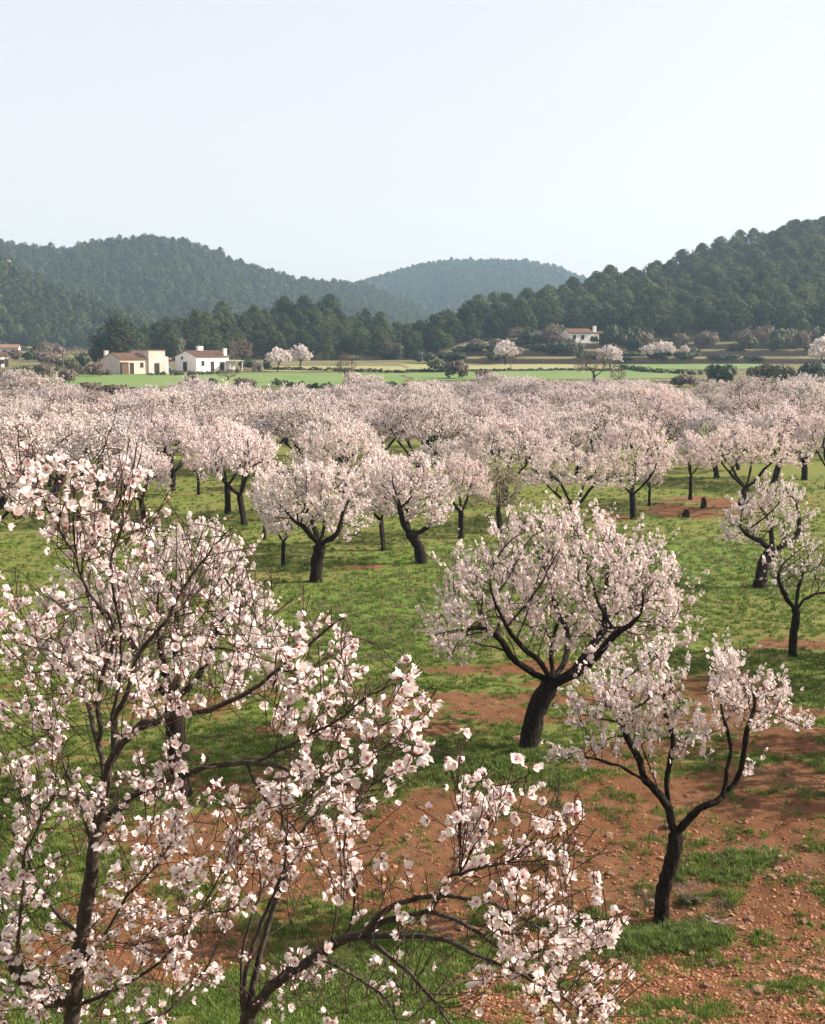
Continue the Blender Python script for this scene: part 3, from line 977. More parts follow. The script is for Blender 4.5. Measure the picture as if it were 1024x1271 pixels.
def roof_tiles(parent, x0, x1, ya, za, yb, zb, name='roof'):
    """pitched slab from eave (ya, za) to ridge (yb, zb) with raised tile courses running up it"""
    L = math.hypot(yb - ya, zb - za); d = np.array([yb - ya, zb - za]) / L; nrm = np.array([-d[1], d[0]])
    if nrm[1] < 0: nrm = -nrm
    th = .14
    pr = [(ya, za), (yb, zb), (yb + nrm[0] * th, zb + nrm[1] * th), (ya + nrm[0] * th, za + nrm[1] * th)]
    parts = prism_x(pr, x0, x1)
    for x in np.arange(x0 + .12, x1 - .1, .34):
        q = [(x - .09, 0), (x - .05, .07), (x + .05, .07), (x + .09, 0)]
        V = []
        for (y, z) in ((ya, za), (yb, zb)):
            for a, b in q: V.append((a, y + nrm[0] * (th + b), z + nrm[1] * (th + b)))
        parts.append((np.array(V), np.array([(0, 1, 5, 4), (1, 2, 6, 5), (2, 3, 7, 6)]), 0))
    return link(name, mkmesh(name, parts, [M['tile']]), parent)


def opening(parent, kind, x, z, w_, h, face, depth=.16, y0=0.0):
    """door or window set into a wall; face 'front' is the y=y0 wall, 'side' the x=y0 wall"""
    def pl(a0, a1, o0, o1, b0, b1):
        return box(a0, a1, y0 - o1, y0 - o0, b0, b1) if face == 'front' else box(y0 - o1, y0 - o0, a0, a1, b0, b1)
    fr = [pl(x - .08, x, -.02, .05, z, z + h + .08), pl(x + w_, x + w_ + .08, -.02, .05, z, z + h + .08), pl(x, x + w_, -.02, .05, z + h, z + h + .08)]
    if kind == 'window': fr.append(pl(x - .1, x + w_ + .1, -.02, .10, z - .08, z - .004))
    o = link(kind, mkmesh(kind, [(*f, 0) for f in fr], [M['wood']]), parent)
    link('pane' if kind == 'window' else 'leaf', mkmesh('pane', [(*pl(x, x + w_, -.02, .012, z, z + h), 0)], [M['dark'] if kind == 'window' else M['dark']]), o)
    return o


def house(px, py, rz, label):
    p = ground(px, py)
    o = empty('farmhouse', (p[0], p[1], T(p[0], p[1])), radians(rz)); tag(o, label, 'house'); return o


def gable_body(parent, Lx, Ly, he, hr, m, yr=None, y1e=None, ov=.25, tiles=True):
    yr = Ly / 2 if yr is None else yr; e2 = he if y1e is None else y1e
    link('wall', mkmesh('wall', prism_x([(0, -1.2), (0, he), (yr, hr), (Ly, e2), (Ly, -1.2)], 0, Lx), [M[m]]), parent)
    s1 = (hr - he) / yr; s2 = (hr - e2) / (Ly - yr)
    a = roof_tiles(parent, -ov * .3, Lx + ov, -ov, he - s1 * ov + .01, yr, hr + .01)
    roof_tiles(parent, -ov * .3, Lx + ov, Ly + ov, e2 - s2 * ov + .01, yr, hr + .01)
    return a


def chimney(parent, x, y, z0, z1, wx, wy, m='lime'):
    c = link('chimney', mkmesh('chimney', [(*box(x, x + wx, y, y + wy, z0, z1), 0), (*box(x - .08, x + wx + .08, y - .08, y + wy + .08, z1, z1 + .12), 0)], [M[m]]), parent)
    return c


wh = house(244, 461.5, 40, 'whitewashed farmhouse with terracotta roof and two white chimneys beyond the orchard')
r = gable_body(wh, 7.9, 8.9, 3.1, 4.25, 'lime')
chimney(wh, 4.3, 6.5, 3.2, 5.2, 1.2, .9); chimney(wh, 6.9, .25, 3.0, 4.7, .7, .6)
opening(wh, 'window', 1.3, 1.3, .55, .9, 'front'); opening(wh, 'door', 3.5, .05, .7, 2.0, 'front'); opening(wh, 'door', 5.7, .05, .9, 1.9, 'front')
opening(wh, 'door', 4.0, .05, 1.5, 1.9, 'side'); opening(wh, 'window', 5.6, 2.6, .7, .45, 'side')
link('eave_band', mkmesh('eave_band', [(*box(-.02, 7.92, -.06, -.003, 2.95, 3.05), 0)], [M['lime']]), wh)
# open porch at its right end
p = ground(283, 461); pc = empty('porch_shelter', (p[0] + .2, p[1] + 1.5, T(p[0], p[1] + 1.5)), radians(20))
tag(pc, 'small flat-roofed porch shelter at the right end of the whitewashed farmhouse', 'shelter')
link('roof', mkmesh('roof', [(*box(-.3, 3.0, -.3, 2.2, 2.1, 2.25), 0)], [M['cream']]), pc)
for x in (0, 2.6): link('post', mkmesh('post', [(*box(x, x + .18, 0, .18, -.4, 2.1), 0)], [M['lime']]), pc)
link('wall', mkmesh('wall', [(*box(.0, 1.5, 1.7, 1.9, -.4, 2.1), 0)], [M['lime']]), pc)

cf = house(149, 465, 36, 'cream plastered farm building with shallow tiled roof and taller flat-topped block')
gable_body(cf, 6.0, 10.2, 3.05, 4.1, 'cream', yr=4.6, y1e=2.8)
link('upper_block', mkmesh('upper_block', [(*box(6.02, 9.6, -.35, 8.5, -1.2, 4.75), 0)], [M['cream']]), cf)
link('parapet', mkmesh('parapet', [(*box(5.9, 9.72, -.47, 8.62, 4.75, 4.87), 0)], [M['tile']]), cf)
link('side_wing', mkmesh('side_wing', prism_x([(.3, -1.2), (.3, 3.4), (5, 3.9), (5, -1.2)], 9.6, 10.6), [M['cream']]), cf)
link('stable_door', mkmesh('stable_door', [(*box(.1, 1.5, -.9, -.02, -.4, 2.25), 0)], [M['wood']]), cf)
link('stable_roof', mkmesh('stable_roof', prism_x([(-1.05, 2.27), (-.03, 2.42), (-.03, 2.52), (-1.05, 2.37)], 0, 1.6), [M['tile']]), cf)
opening(cf, 'door', 2.2, .05, .7, 2.2, 'front'); opening(cf, 'window', 4.4, 1.5, .55, .75, 'front'); opening(cf, 'door', 7.3, .05, .95, 2.1, 'front', y0=-.35)
chimney(cf, .6, 9.0, 3.0, 4.6, .8, .7, 'cream')
lk = house(195, 460, 12, 'low tiled link shed between the cream and the whitewashed farmhouses')
gable_body(lk, 2.9, 3.4, 2.0, 2.6, 'lime'); opening(lk, 'window', 1.4, .8, 1.0, .8, 'front')

rh = house(706, 426, 14, 'small white cottage with terracotta roof among trees below the right-hand hill')
gable_body(rh, 6.6, 5.6, 2.75, 3.8, 'lime')
opening(rh, 'window', 1.2, 1.1, .75, 1.0, 'front'); opening(rh, 'window', 3.6, 1.1, .75, 1.0, 'front')
link('wing', mkmesh('wing', [(*box(6.62, 9.3, 1.4, 5.0, -1, 2.6), 0)], [M['lime']]), rh)
roof_tiles(rh, 6.7, 11.8, 1.2, 2.62, 5.2, 3.1)
link('wing_post', mkmesh('wing_post', [(*box(11.4, 11.6, 1.4, 1.6, -1, 2.6), 0)], [M['lime']]), rh)
chimney(rh, 8.2, 2.6, 2.6, 4.6, .8, .8)
for (px, py, Lx, Ly, he, hr, rz, m, lb) in [(76, 431, 7, 6, 2.6, 3.6, 25, 'lime', 'tiny far white cottage seen between dark trees at the left'),
                                            (-6, 441, 7.5, 6, 2.4, 3.5, 10, 'cream', 'low far farm building with tiled roof at the left edge'),
                                            (48, 442, 6, 4, 2.0, 2.7, 12, 'cream', 'low ruined shed with tiled roof among the scrub at the left'),
                                            (-5, 456, 3, 4, 2.6, 3.2, 40, 'lime', 'white corner of a shed cut by the left edge')]:
    hh = house(px, py, rz, lb); gable_body(hh, Lx, Ly, he, hr, m); opening(hh, 'window', Lx * .35, .9, .8, .8, 'front'); opening(hh, 'door', Lx * .7, .02, .8, 1.8, 'front')
ht = house(317, 461, 30, 'tiny pale stone hut with rounded top right of the farmhouses')
link('wall', mkmesh('wall', prism_x([(0, -.6), (0, 1.2), (.4, 1.7), (1.2, 1.8), (1.8, 1.2), (1.8, -.6)], 0, 1.5), [M['rock']]), ht)
opening(ht, 'door', .5, .02, .5, 1.0, 'front')

# parked car beside the white farmhouse
p = ground(206, 462); car = empty('parked_car', (p[0] - .6, p[1] - .8, T(p[0], p[1])), radians(6))
tag(car, 'small blue car with pale windscreen parked between the farmhouses', 'car')
bodyp = [(-1.95, .35), (-2.0, .75), (-1.2, .92), (-.6, 1.38), (.9, 1.42), (1.55, .95), (1.95, .88), (2.0, .35)]
def prism_y(prof, y0, y1):
    n = len(prof); V = [(x, y0, z) for x, z in prof] + [(x, y1, z) for x, z in prof]
    o_ = [(np.array(V, float), np.array([(i, (i + 1) % n, n + (i + 1) % n, n + i) for i in range(n)]), 0)]
    for b in (0, n): o_.append((np.array(V, float), np.array([(b, b + i, b + i + 1) for i in range(1, n - 1)]), 0))
    return o_
link('body', mkmesh('body', prism_y(bodyp, -.82, .82), [M['paint_blue']]), car)
link('side_window', mkmesh('side_window', prism_y([(-1.0, .95), (-.52, 1.3), (.82, 1.33), (1.3, .97)], -.835, .835), [M['glass']]), car)
link('windscreen', mkmesh('windscreen', [(np.array([(-1.17, -.7, .95), (-.64, -.65, 1.37), (-.64, .65, 1.37), (-1.17, .7, .95)]) + [-.03, 0, .02], np.array([(0, 1, 2, 3)]), 0)], [M['paint_white']]), car)  # windscreen is a flat opaque pale grey, not the glass material
for x in (-1.25, 1.25):
    for y in (-.84, .66):
        a = np.arange(12) * 2 * pi / 12
        V = [(x + .31 * cos(t), y + yy, .31 + .31 * sin(t)) for yy in (0, .18) for t in a]
        F4 = [(i, (i + 1) % 12, 12 + (i + 1) % 12, 12 + i) for i in range(12)]
        link('wheel', mkmesh('wheel', [(V, F4, 0), (V, [(0, i, i + 1) for i in range(1, 11)], 0), (V, [(12, 12 + i + 1, 12 + i) for i in range(1, 11)], 0)], [M['rubber']]), car)

# utility poles
for px, py, top, Y, arm, m, lb in [(79, 467, 437, 236, 0, 'pole', 'dark wooden pole standing left of the cream farm building'), (290, 434, 404, 300, 0, 'pole', 'thin dark pole rising before the wooded knoll'),
                                   (634, 460, 406, 254, 1, 'pole', 'tall thin pole at the far edge of the green field'), (539, 426, 404, 345, 2, 'concrete', 'pale pole with crossarms in front of the dark pines')]:
    b, t_ = at(px, py, Y), at(px, top, Y); z0 = float(T(b[0], Y)); H = t_[2] - z0
    o = empty('utility_pole', (b[0], Y, z0)); tag(o, lb, 'pole')
    v, f = tube([(0, 0, -.5), (0, 0, H)], [.14 if px < 100 else .08, .09 if px < 100 else .05], 7); link('post', mkmesh('post', [(v, f, 0)], [M[m]]), o)
    for k in range(arm):
        link('crossarm', mkmesh('crossarm', [(*box(-.9 + .2 * k, .9 - .2 * k, -.22, -.1, H - .35 - .9 * k, H - .22 - .9 * k), 0)], [M[m]]), o)

# dry-stone terrace walls, each a run of stones
def stone_wall(x0, x1, Y, h, lb, seed):
    r_ = np.random.default_rng(seed); n = int((x1 - x0) / .55) ; P = []; S = []
    for row in range(int(h / .32)):
        x = x0 + r_.uniform(0, .5)
        while x < x1:
            wd = r_.uniform(.35, .75); P.append((x + wd / 2, Y + r_.normal(0, .06) + row * .04, row * .32 + .1)); S.append((wd * .52, .28, .19)); x += wd
    P = np.array(P); S = np.array(S); P[:, 2] += T(P[:, 0], np.full(len(P), Y - .8))
    V, F = box(-1, 1, -1, 1, -1, 1); V = V * r_.uniform(.82, 1.05, V.shape)
    W = V[None] * S[:, None] + P[:, None]
    FF = (F[None] + (np.arange(len(P)) * 8)[:, None, None]).reshape(-1, 4)
    o = link('stone_wall', mkmesh('stone_wall', [(W.reshape(-1, 3), FF, 0)], [M['wall_stone']])); tag(o, lb, 'stone wall')
stone_wall(12, 112, 301.4, 1.5, 'lowest dry-stone terrace wall behind the green field at the right', 1)
stone_wall(14, 118, 314.4, 1.5, 'middle dry-stone terrace wall below the right-hand wood', 2)
stone_wall(20, 122, 327.4, 1.5, 'uppermost dry-stone terrace wall below the white cottage', 3)

# ------------------------------------------------------------------ middle-distance plants
shr = [shrub_mesh('shrub', 200 + i, 1, 1, 1, per=70, npuff=12, size=.16) for i in range(5)]
shr_dark = [shrub_mesh('dark_shrub', 210 + i, 1, 1, 1, per=70, npuff=14, size=.15, c0=(.018, .032, .014), c1=(.045, .068, .026)) for i in range(3)]
shr_brown = [shrub_mesh('brown_shrub', 220 + i, 1, 1, 1, per=60, npuff=12, size=.13, c0=(.11, .08, .055), c1=(.20, .155, .12)) for i in range(3)]
shr_olive = [shrub_mesh('olive_shrub', 230 + i, 1, 1, 1, per=60, npuff=12, size=.14, c0=(.06, .07, .03), c1=(.13, .13, .06)) for i in range(3)]
bare_p = [bare_tree('bare_tree', 240 + i, 4.0, 4.2, nshoot=900, r=.14) for i in range(2)]
blos_p = [bare_tree('almond_far', 250 + i, 4.0, 4.4, nshoot=500, flowers=3400, fsize=.12) for i in range(3)]


def plant(kind, px, py, wpx, hpx, lb, grp=None, cat='shrub', name=None, sink=.1):
    p = ground(px, py); Y = p[1]; W = wpx / 1514 * Y; H = hpx / 1514 * Y
    lst = {'shrub': shr, 'dark': shr_dark, 'brown': shr_brown, 'olive': shr_olive}.get(kind)
    if lst is not None:
        me = lst[int(rng.integers(0, len(lst)))]
        o = link(name or 'shrub', me, loc=(p[0], Y, p[2] - sink), rz=float(rng.uniform(0, 6.28))); o.scale = (W / 2 * 1.05, W / 2 * 1.05, H * 1.05)
    else:
        tr, tw, bl = (bare_p if kind == 'bare' else blos_p)[int(rng.integers(0, 2 if kind == 'bare' else 3))]
        o = empty(name or ('bare_tree' if kind == 'bare' else 'almond_tree'), (p[0], Y, p[2]), float(rng.uniform(0, 6.28))); o.scale = (W / 4.3, W / 4.3, H / 4.0)
        link('trunk', tr, o); link('twigs', tw, o)
        if kind != 'bare': link('crown', bl, o)
    tag(o, lb, cat, grp)
    return o


# pine next to the farm and round trees round it
for px, py, wpx, hpx, v, lb in [(147, 462, 56, 62, 1, 'big dark rounded pine rising behind the cream farm building'), (124, 462, 26, 40, 3, 'dark narrow pine left of the big one behind the cream farm building'),
                                (541, 436, 34, 40, 2, 'pale green layered pine at the left end of the right-hand wood')]:
    Y = 285 if px < 200 else 345
    q = at(px, py, Y); o = link('pine_tree', pines_near[v], loc=(q[0], Y, float(T(q[0], Y))))
    o.scale = (wpx / 1514 * Y / 7.5,) * 2 + (hpx / 1514 * Y / 9,); tag(o, lb, 'tree')
plant('olive', 222, 448, 26, 30, 'yellowish green tree behind the whitewashed farmhouse', cat='tree', name='broadleaf_tree')
plant('dark', 760, 428, 27, 26, 'round dark evergreen tree just right of the white cottage', cat='tree', name='evergreen_tree')
plant('dark', 753, 432, 20, 15, 'low dark evergreen bush in front of the white cottage wing', cat='shrub')
plant('olive', 738, 426, 12, 10, 'olive bush against the middle of the white cottage', cat='shrub')
plant('dark', 798, 432, 26, 26, 'dark evergreen bush between the cottage and the terraces', cat='shrub')
plant('dark', 48, 447, 20, 20, 'round dark tree in the pale scrub at the far left', cat='tree', name='evergreen_tree')
plant('dark', 70, 437, 22, 24, 'dark tree beside the tiny far white cottage', cat='tree', name='evergreen_tree')
plant('shrub', 38, 449, 22, 14, 'green bush right of the round dark tree at far left')
plant('shrub', 100, 456, 26, 20, 'green bush just left of the cream farm building')
plant('olive', 30, 466, 26, 14, 'olive bush above the pale pink orchard at the left edge')
plant('shrub', 56, 462, 34, 12, 'wide low green bush in the left scrub'); plant('shrub', 22, 470, 20, 16, 'dark green bush lowest in the left scrub')
plant('dark', 239, 486, 24, 23, 'largest of three round dark bushes before the green field')
plant('dark', 256, 485, 14, 14, 'middle one of three round dark bushes before the green field'); plant('dark', 263, 483, 15, 15, 'right one of three round dark bushes before the green field')
plant('brown', 304, 481, 34, 14, 'low brown bush beside the three round dark bushes')
plant('dark', 893, 476, 48, 26, 'broad dark green bush standing out of the far blossom on the right')
plant('dark', 1012, 476, 50, 28, 'broad dark green bush at the right edge above the orchard'); plant('olive', 962, 475, 54, 24, 'olive green bush left of the dark one at the right edge')
plant('olive', 935, 470, 20, 16, 'small green bush between two larger ones at the right')
plant('brown', 850, 480, 40, 18, 'russet bush at the front edge of the green field on the right')
plant('brown', 566, 470, 40, 26, 'brown leafless thicket at the left end of the right green field'); plant('olive', 545, 462, 36, 18, 'olive bush behind the brown thicket in mid-picture'); plant('brown', 600, 472, 30, 14, 'low brown thicket before the right green field')
plant('brown', 140, 489, 46, 14, 'wide brown thicket before the left green field'); plant('brown', 108, 488, 44, 16, 'brown thicket left of the widest one before the left green field')
plant('brown', 20, 482, 60, 16, 'brown thicket at the left edge above the orchard')
plant('shrub', 307, 459, 30, 14, 'green bush behind the pale stone hut'); plant('dark', 331, 459, 10, 14, 'narrow dark bush right of the pale stone hut')
for px, py, w_, h_, lb in [(345, 461, 29, 26, 'left one of two round blossoming almonds beyond the green field'), (373, 459, 29, 27, 'right one of two round blossoming almonds beyond the green field'),
                           (627, 453, 27, 27, 'round blossoming almond beside the tall thin pole'), (757, 458, 30, 27, 'wide blossoming almond below the white cottage'), (806, 449, 20, 20, 'small round blossoming almond on the terraces, nearer one'),
                           (850, 443, 12, 13, 'smallest round blossoming almond on the terraces'), (1024, 464, 40, 42, 'large greyish blossoming almond at the right edge above the terraces'), (440, 482, 22, 18, 'small blossoming almond by the thin bare tree at the field edge'),
                           (824, 446, 24, 20, 'greyish half-open almond between the small round ones')]:
    plant('blossom', px, py, w_, h_, lb, cat='tree')
for px, py, w_, h_, lb in [(429, 482, 26, 42, 'thin bare tree standing before the left green field'), (737, 482, 52, 44, 'spreading bare tree standing before the right green field'), (766, 480, 22, 24, 'small crooked bare tree right of the spreading one'),
                           (300, 457, 30, 36, 'pale bare tree behind the porch of the whitewashed farmhouse'), (688, 428, 24, 24, 'round russet bare tree left of the white cottage'), (477, 447, 24, 28, 'round brown bare tree at the foot of the knoll'),
                           (283, 474, 26, 14, 'low crooked bare tree in front of the porch shelter')]:
    plant('bare', px, py, w_, h_, lb, cat='tree')
# scrub on the foot of the knoll, bare crowns below the right wood, scrub at left
for i in range(34):
    px = rng.uniform(185, 545); plant(['shrub', 'olive', 'dark', 'shrub'][i % 4], px, rng.uniform(428, 452) - (px < 300) * 6, rng.uniform(18, 34), rng.uniform(12, 22), 'rounded green bush among the scrub at the foot of the wooded knoll', 'bushes at the foot of the knoll')
for i in range(30):
    px = rng.uniform(768, 1040) if i > 5 else rng.uniform(640, 690); plant(['brown', 'bare', 'brown', 'olive', 'dark'][i % 5], px, rng.uniform(424, 436), rng.uniform(20, 36), rng.uniform(16, 26), 'grey-brown leafless bush in the belt below the right-hand wood', 'bushes below the right-hand wood')
for i in range(30):
    px = rng.uniform(540, 1040); plant(['dark', 'olive', 'shrub'][i % 3], px, [447, 441.5, 436][i % 3] + rng.uniform(-1, 1), rng.uniform(18, 40), rng.uniform(6, 11), 'low dark bush growing along a dry-stone terrace wall', 'bushes along the terrace walls')
for i in range(34):
    px = rng.uniform(-20, 118); plant(['brown', 'bare', 'brown', 'olive'][i % 4], px, rng.uniform(440, 484), rng.uniform(18, 34), rng.uniform(12, 20), 'grey-brown leafless thicket in the scrub left of the farm', 'thickets left of the farm')
for i in range(20):
    px = rng.uniform(470, 720); plant(['olive', 'dark', 'shrub', 'brown'][i % 4], px, rng.uniform(428, 444), rng.uniform(20, 34), rng.uniform(10, 18), 'mixed bush on the rough ground left of the white cottage', 'bushes left of the white cottage')


def hedge(pts, Y0, hpx, lb, wid=.9, pal=((.02, .032, .014), (.06, .075, .03))):
    r_ = np.random.default_rng(int(pts[0][0])); puffs = []
    for (a, ya), (b, yb) in zip(pts[:-1], pts[1:]):
        A, B = ground(a, ya), ground(b, yb); n = max(2, int(np.linalg.norm(A - B) / .9))
        for t in np.linspace(0, 1, n):
            q = A * (1 - t) + B * t; h = hpx / 1514 * q[1] * r_.uniform(.5, 1.1)
            puffs.append(((q[0] + r_.normal(0, .2), q[1] + r_.normal(0, .2), T(q[0], q[1]) + h * .35), (wid * r_.uniform(.5, 1), wid * .8, h * .6)))
    o = link('hedge', mkmesh('hedge', [foliage(r_, puffs, 34, .32, *pal, .6)], [M['leaf']])); tag(o, lb, 'hedge')


hedge([(52, 482), (150, 484), (235, 487), (300, 487)], 0, 5, 'low dark hedge along the front edge of the left green field')
hedge([(340, 478), (420, 483), (500, 480)], 0, 8, 'ragged dark hedge along the front of the field in mid-picture')
hedge([(96, 465), (136, 466)], 0, 7, 'dark hedge at the left wall of the cream farm building')
hedge([(188, 466), (220, 466), (260, 465), (292, 463)], 0, 6, 'dark hedge before the two farmhouses')
hedge([(330, 459), (420, 461), (500, 463), (530, 462)], 0, 5, 'low hedge behind the left green field')
hedge([(506, 462), (620, 461), (700, 460), (770, 461)], 0, 4, 'thin hedge behind the large right green field')
hedge([(770, 458), (800, 462), (860, 465), (905, 466)], 0, 7, 'dark slanting hedge between the two right green fields')
hedge([(640, 480), (700, 482), (800, 478), (900, 474)], 0, 5, 'dry low hedge at the front edge of the right green field', pal=((.08, .07, .04), (.15, .12, .07)))

# ------------------------------------------------------------------ orchard
def put(meshes, px, py, label, s=1.0, rz=0.0, sx=1.0, group=None, loc=None, cat='almond tree'):
    p = ground(px, py) if loc is None else np.array(loc)
    o = empty('almond_tree', (p[0], p[1], float(T(p[0], p[1]))), rz); o.scale = (s * sx, s, s)
    tag(o, label, cat, group)
    link('trunk', meshes[0], o); link('twigs', meshes[1], o)
    if meshes[2]: link('crown', meshes[2], o)
    return o


def G(px, py):
    p = ground(px, py); p[2] = T(p[0], p[1]); return p


def tree_local(base_px, base_py, pts):
    """photograph positions (px, py, dy) -> metres in the frame of the tree standing at base"""
    b = G(base_px, base_py)
    return [tuple(at(x, y, b[1] + dy) - b) for x, y, dy in pts]


def region_attr(b, rg, polys, n, depth):
    """attraction points inside photograph ellipses (cx, cy, rx, ry, weight), in tree frame"""
    w_ = np.array([e[4] for e in polys], float); w_ /= w_.sum(); out_ = []
    for _ in range(n):
        e = polys[rg.choice(len(polys), p=w_)]
        while True:
            v = rg.uniform(-1, 1, 3)
            if (v ** 2).sum() <= 1: break
        out_.append(at(e[0] + v[0] * e[2], e[1] + v[1] * e[3], b[1] + v[2] * depth * (e[5] if len(e) > 5 else 1)) - b)
    return np.array(out_)


# T1: the big leaning tree in the middle
b = G(655, 928); rg = np.random.default_rng(61)
L = lambda *p: tree_local(655, 928, p)
tr1 = almond('big_almond', 61, [(-.03, 0, -.2)] + L((662, 895, 0), (672, 868, 0), (686, 846, 0)), .185,
             [(0, L((655, 832, -.3), (638, 818, -.5), (622, 795, -.6), (600, 780, -.8), (575, 782, -1.0))), (0, L((684, 815, .3), (686, 795, .6), (694, 770, .8))),
              (0, L((706, 838, 0), (722, 822, -.1), (735, 800, .1), (748, 785, .2), (752, 760, .3))), (0, L((700, 822, .8), (705, 790, 1.4), (690, 750, 1.6))),
              (0, L((668, 820, -.6), (640, 795, -1.2), (620, 760, -1.6))), (1, L((725, 830, -.6), (755, 795, -1.2), (790, 770, -1.4)))],
             region_attr(b, rg, [(690, 715, 145, 72, 5), (600, 740, 58, 50, 1.4), (575, 790, 48, 36, .9), (790, 740, 72, 60, 2.2), (700, 675, 100, 38, 1.6), (835, 770, 35, 42, .5), (740, 790, 60, 40, .7)], 2300, 2.3),
             step=.14, infl=1.0, kill=.19, r_tip=.005, nshoot=1900, sl=(.15, .62), nfl=12000, fsize=.035, thin=.035, fjit=.035, up=.55, spread=.55, centre=(.6, 0, 1.7), patch=.45, tint=(1, .985, .98))
put(tr1, 655, 928, 'large leaning almond tree in full pink-white blossom in the middle of the field')

# T2: young forked tree, right foreground
b = G(822, 1140); rg = np.random.default_rng(62)
L = lambda *p: tree_local(822, 1140, p)
tr2 = almond('young_almond', 62, [(-.01, 0, -.15)] + L((822, 1115, 0), (827, 1090, 0), (836, 1060, 0), (840, 1035, 0)), .100,
             [(0, L((832, 1018, 0), (828, 1000, .1), (812, 980, .0), (790, 962, -.2), (765, 950, -.4), (735, 942, -.5))), (0, L((832, 1010, .2), (826, 975, .3), (832, 945, .3), (836, 915, .2), (824, 885, .2))),
              (0, L((856, 1015, -.1), (872, 1003, -.2), (895, 990, -.2), (915, 972, -.1), (930, 962, 0))), ('n', L((893, 992, -.2), (902, 955, -.1), (907, 925, 0), (897, 888, .1))), ('n', L((912, 975, -.1), (924, 935, -.2), (930, 900, -.2), (940, 870, -.1))), ('n', L((800, 968, -.1), (790, 935, 0), (775, 905, .1), (765, 870, .1))),
              (0, L((828, 1000, .3), (806, 950, .6), (790, 905, .7), (778, 880, .7)))],
             region_attr(b, rg, [(790, 885, 62, 62, 3, 1), (820, 840, 34, 40, 1, .8), (735, 880, 40, 40, 1.1), (715, 940, 32, 16, .5), (925, 875, 55, 42, 2.3), (905, 850, 26, 42, .9), (985, 900, 34, 14, .35), (850, 915, 40, 40, .6)], 900, .75),
             step=.085, infl=.75, kill=.12, r_tip=.004, nshoot=900, sl=(.10, .46), nfl=3900, fsize=.032, thin=.022, fjit=.028, up=.6, spread=.55, centre=(.15, 0, 1.2), patch=.25, flare=1.2)
put(tr2, 822, 1140, 'young almond tree with dark forked trunk and loose blossom at lower right')

# T5, T4: sparse trees at the right
b = G(942, 730); rg = np.random.default_rng(65)
L = lambda *p: tree_local(942, 730, p)
tr5 = almond('sparse_almond', 65, [(0, 0, -.2)] + L((945, 712, 0), (949, 697, 0), (957, 684, 0)), .20,
             [(0, L((945, 672, -.3), (930, 665, -.6), (915, 652, -.8))), (0, L((968, 678, 0), (972, 668, .2))), (1, L((985, 668, .3), (992, 655, .5), (990, 630, .6))), (0, L((958, 660, .5), (952, 640, .7)))],
             region_attr(b, rg, [(930, 645, 32, 32, 1), (965, 630, 40, 40, 2.4), (985, 655, 26, 28, 1), (915, 660, 16, 14, .4)], 520, 1.5),
             step=.16, infl=1.2, kill=.24, r_tip=.007, nshoot=620, sl=(.15, .55), nfl=3000, fsize=.040, thin=.035, up=.6, centre=(.2, 0, 1.2), patch=.5)
put(tr5, 942, 730, 'sparse almond with thick dark leaning trunk at the right, behind the smallest one')
b = G(985, 815); rg = np.random.default_rng(64)
L = lambda *p: tree_local(985, 815, p)
tr4 = almond('thin_almond', 64, [(0, 0, -.15)] + L((984, 795, 0), (987, 775, 0), (988, 757, 0)), .10,
             [(0, L((978, 745, -.2), (970, 730, -.3), (966, 712, -.3))), (0, L((998, 745, .1), (1012, 737, .2), (1030, 735, .3))), (0, L((990, 735, .3), (996, 712, .4)))],
             region_attr(b, rg, [(965, 712, 24, 28, 1), (1000, 700, 30, 32, 1.2), (1030, 715, 20, 24, .5)], 420, 1.1),
             step=.11, infl=.9, kill=.17, r_tip=.005, nshoot=420, sl=(.12, .45), nfl=420, fsize=.040, thin=.025, up=.7, centre=(.1, 0, 1.0), patch=.8, bark='bark')
put(tr4, 985, 815, 'small almond with few blossoms and mostly bare pale twigs at the right edge')

# T6: behind the foreground branches
tr6 = std_almond('half_hidden_almond', 66, 4.9, 4.0, .15, fork=.36, lean=-.15, nattr=1100, nfl=9500, nshoot=1500, fsize=.037, up=.5, sl=(.12, .45), low=-.6, r_tip=.005, patch=.3)
put(tr6, 229, 990, 'almond tree half hidden behind the foreground branches at the left')

# T3 and neighbours
b = G(393, 722); rg = np.random.default_rng(63)
L = lambda *p: tree_local(393, 722, p)
tr3 = almond('round_almond', 63, [(0, 0, -.2)] + L((393, 700, 0), (396, 688, 0), (397, 676, 0)), .20,
             [(0, L((388, 668, -.3), (378, 655, -.5), (366, 648, -.6))), (0, L((402, 655, .2), (402, 635, .4))), (0, L((412, 668, -.1), (422, 655, 0), (428, 630, .2))), (0, L((390, 655, .8), (380, 630, 1)))],
             region_attr(b, rg, [(388, 618, 70, 40, 4), (430, 640, 30, 34, 1), (340, 632, 26, 28, .7), (385, 592, 48, 18, 1)], 1100, 1.9),
             step=.16, infl=1.2, kill=.23, r_tip=.006, nshoot=1500, sl=(.14, .5), nfl=11000, fsize=.038, thin=.035, up=.5, fjit=.05, centre=(0, 0, 1.5), patch=.25)
put(tr3, 393, 722, 'round-crowned almond with dark upright trunk standing foremost left of centre')
b = G(523, 699); rg = np.random.default_rng(67)
L = lambda *p: tree_local(523, 699, p)
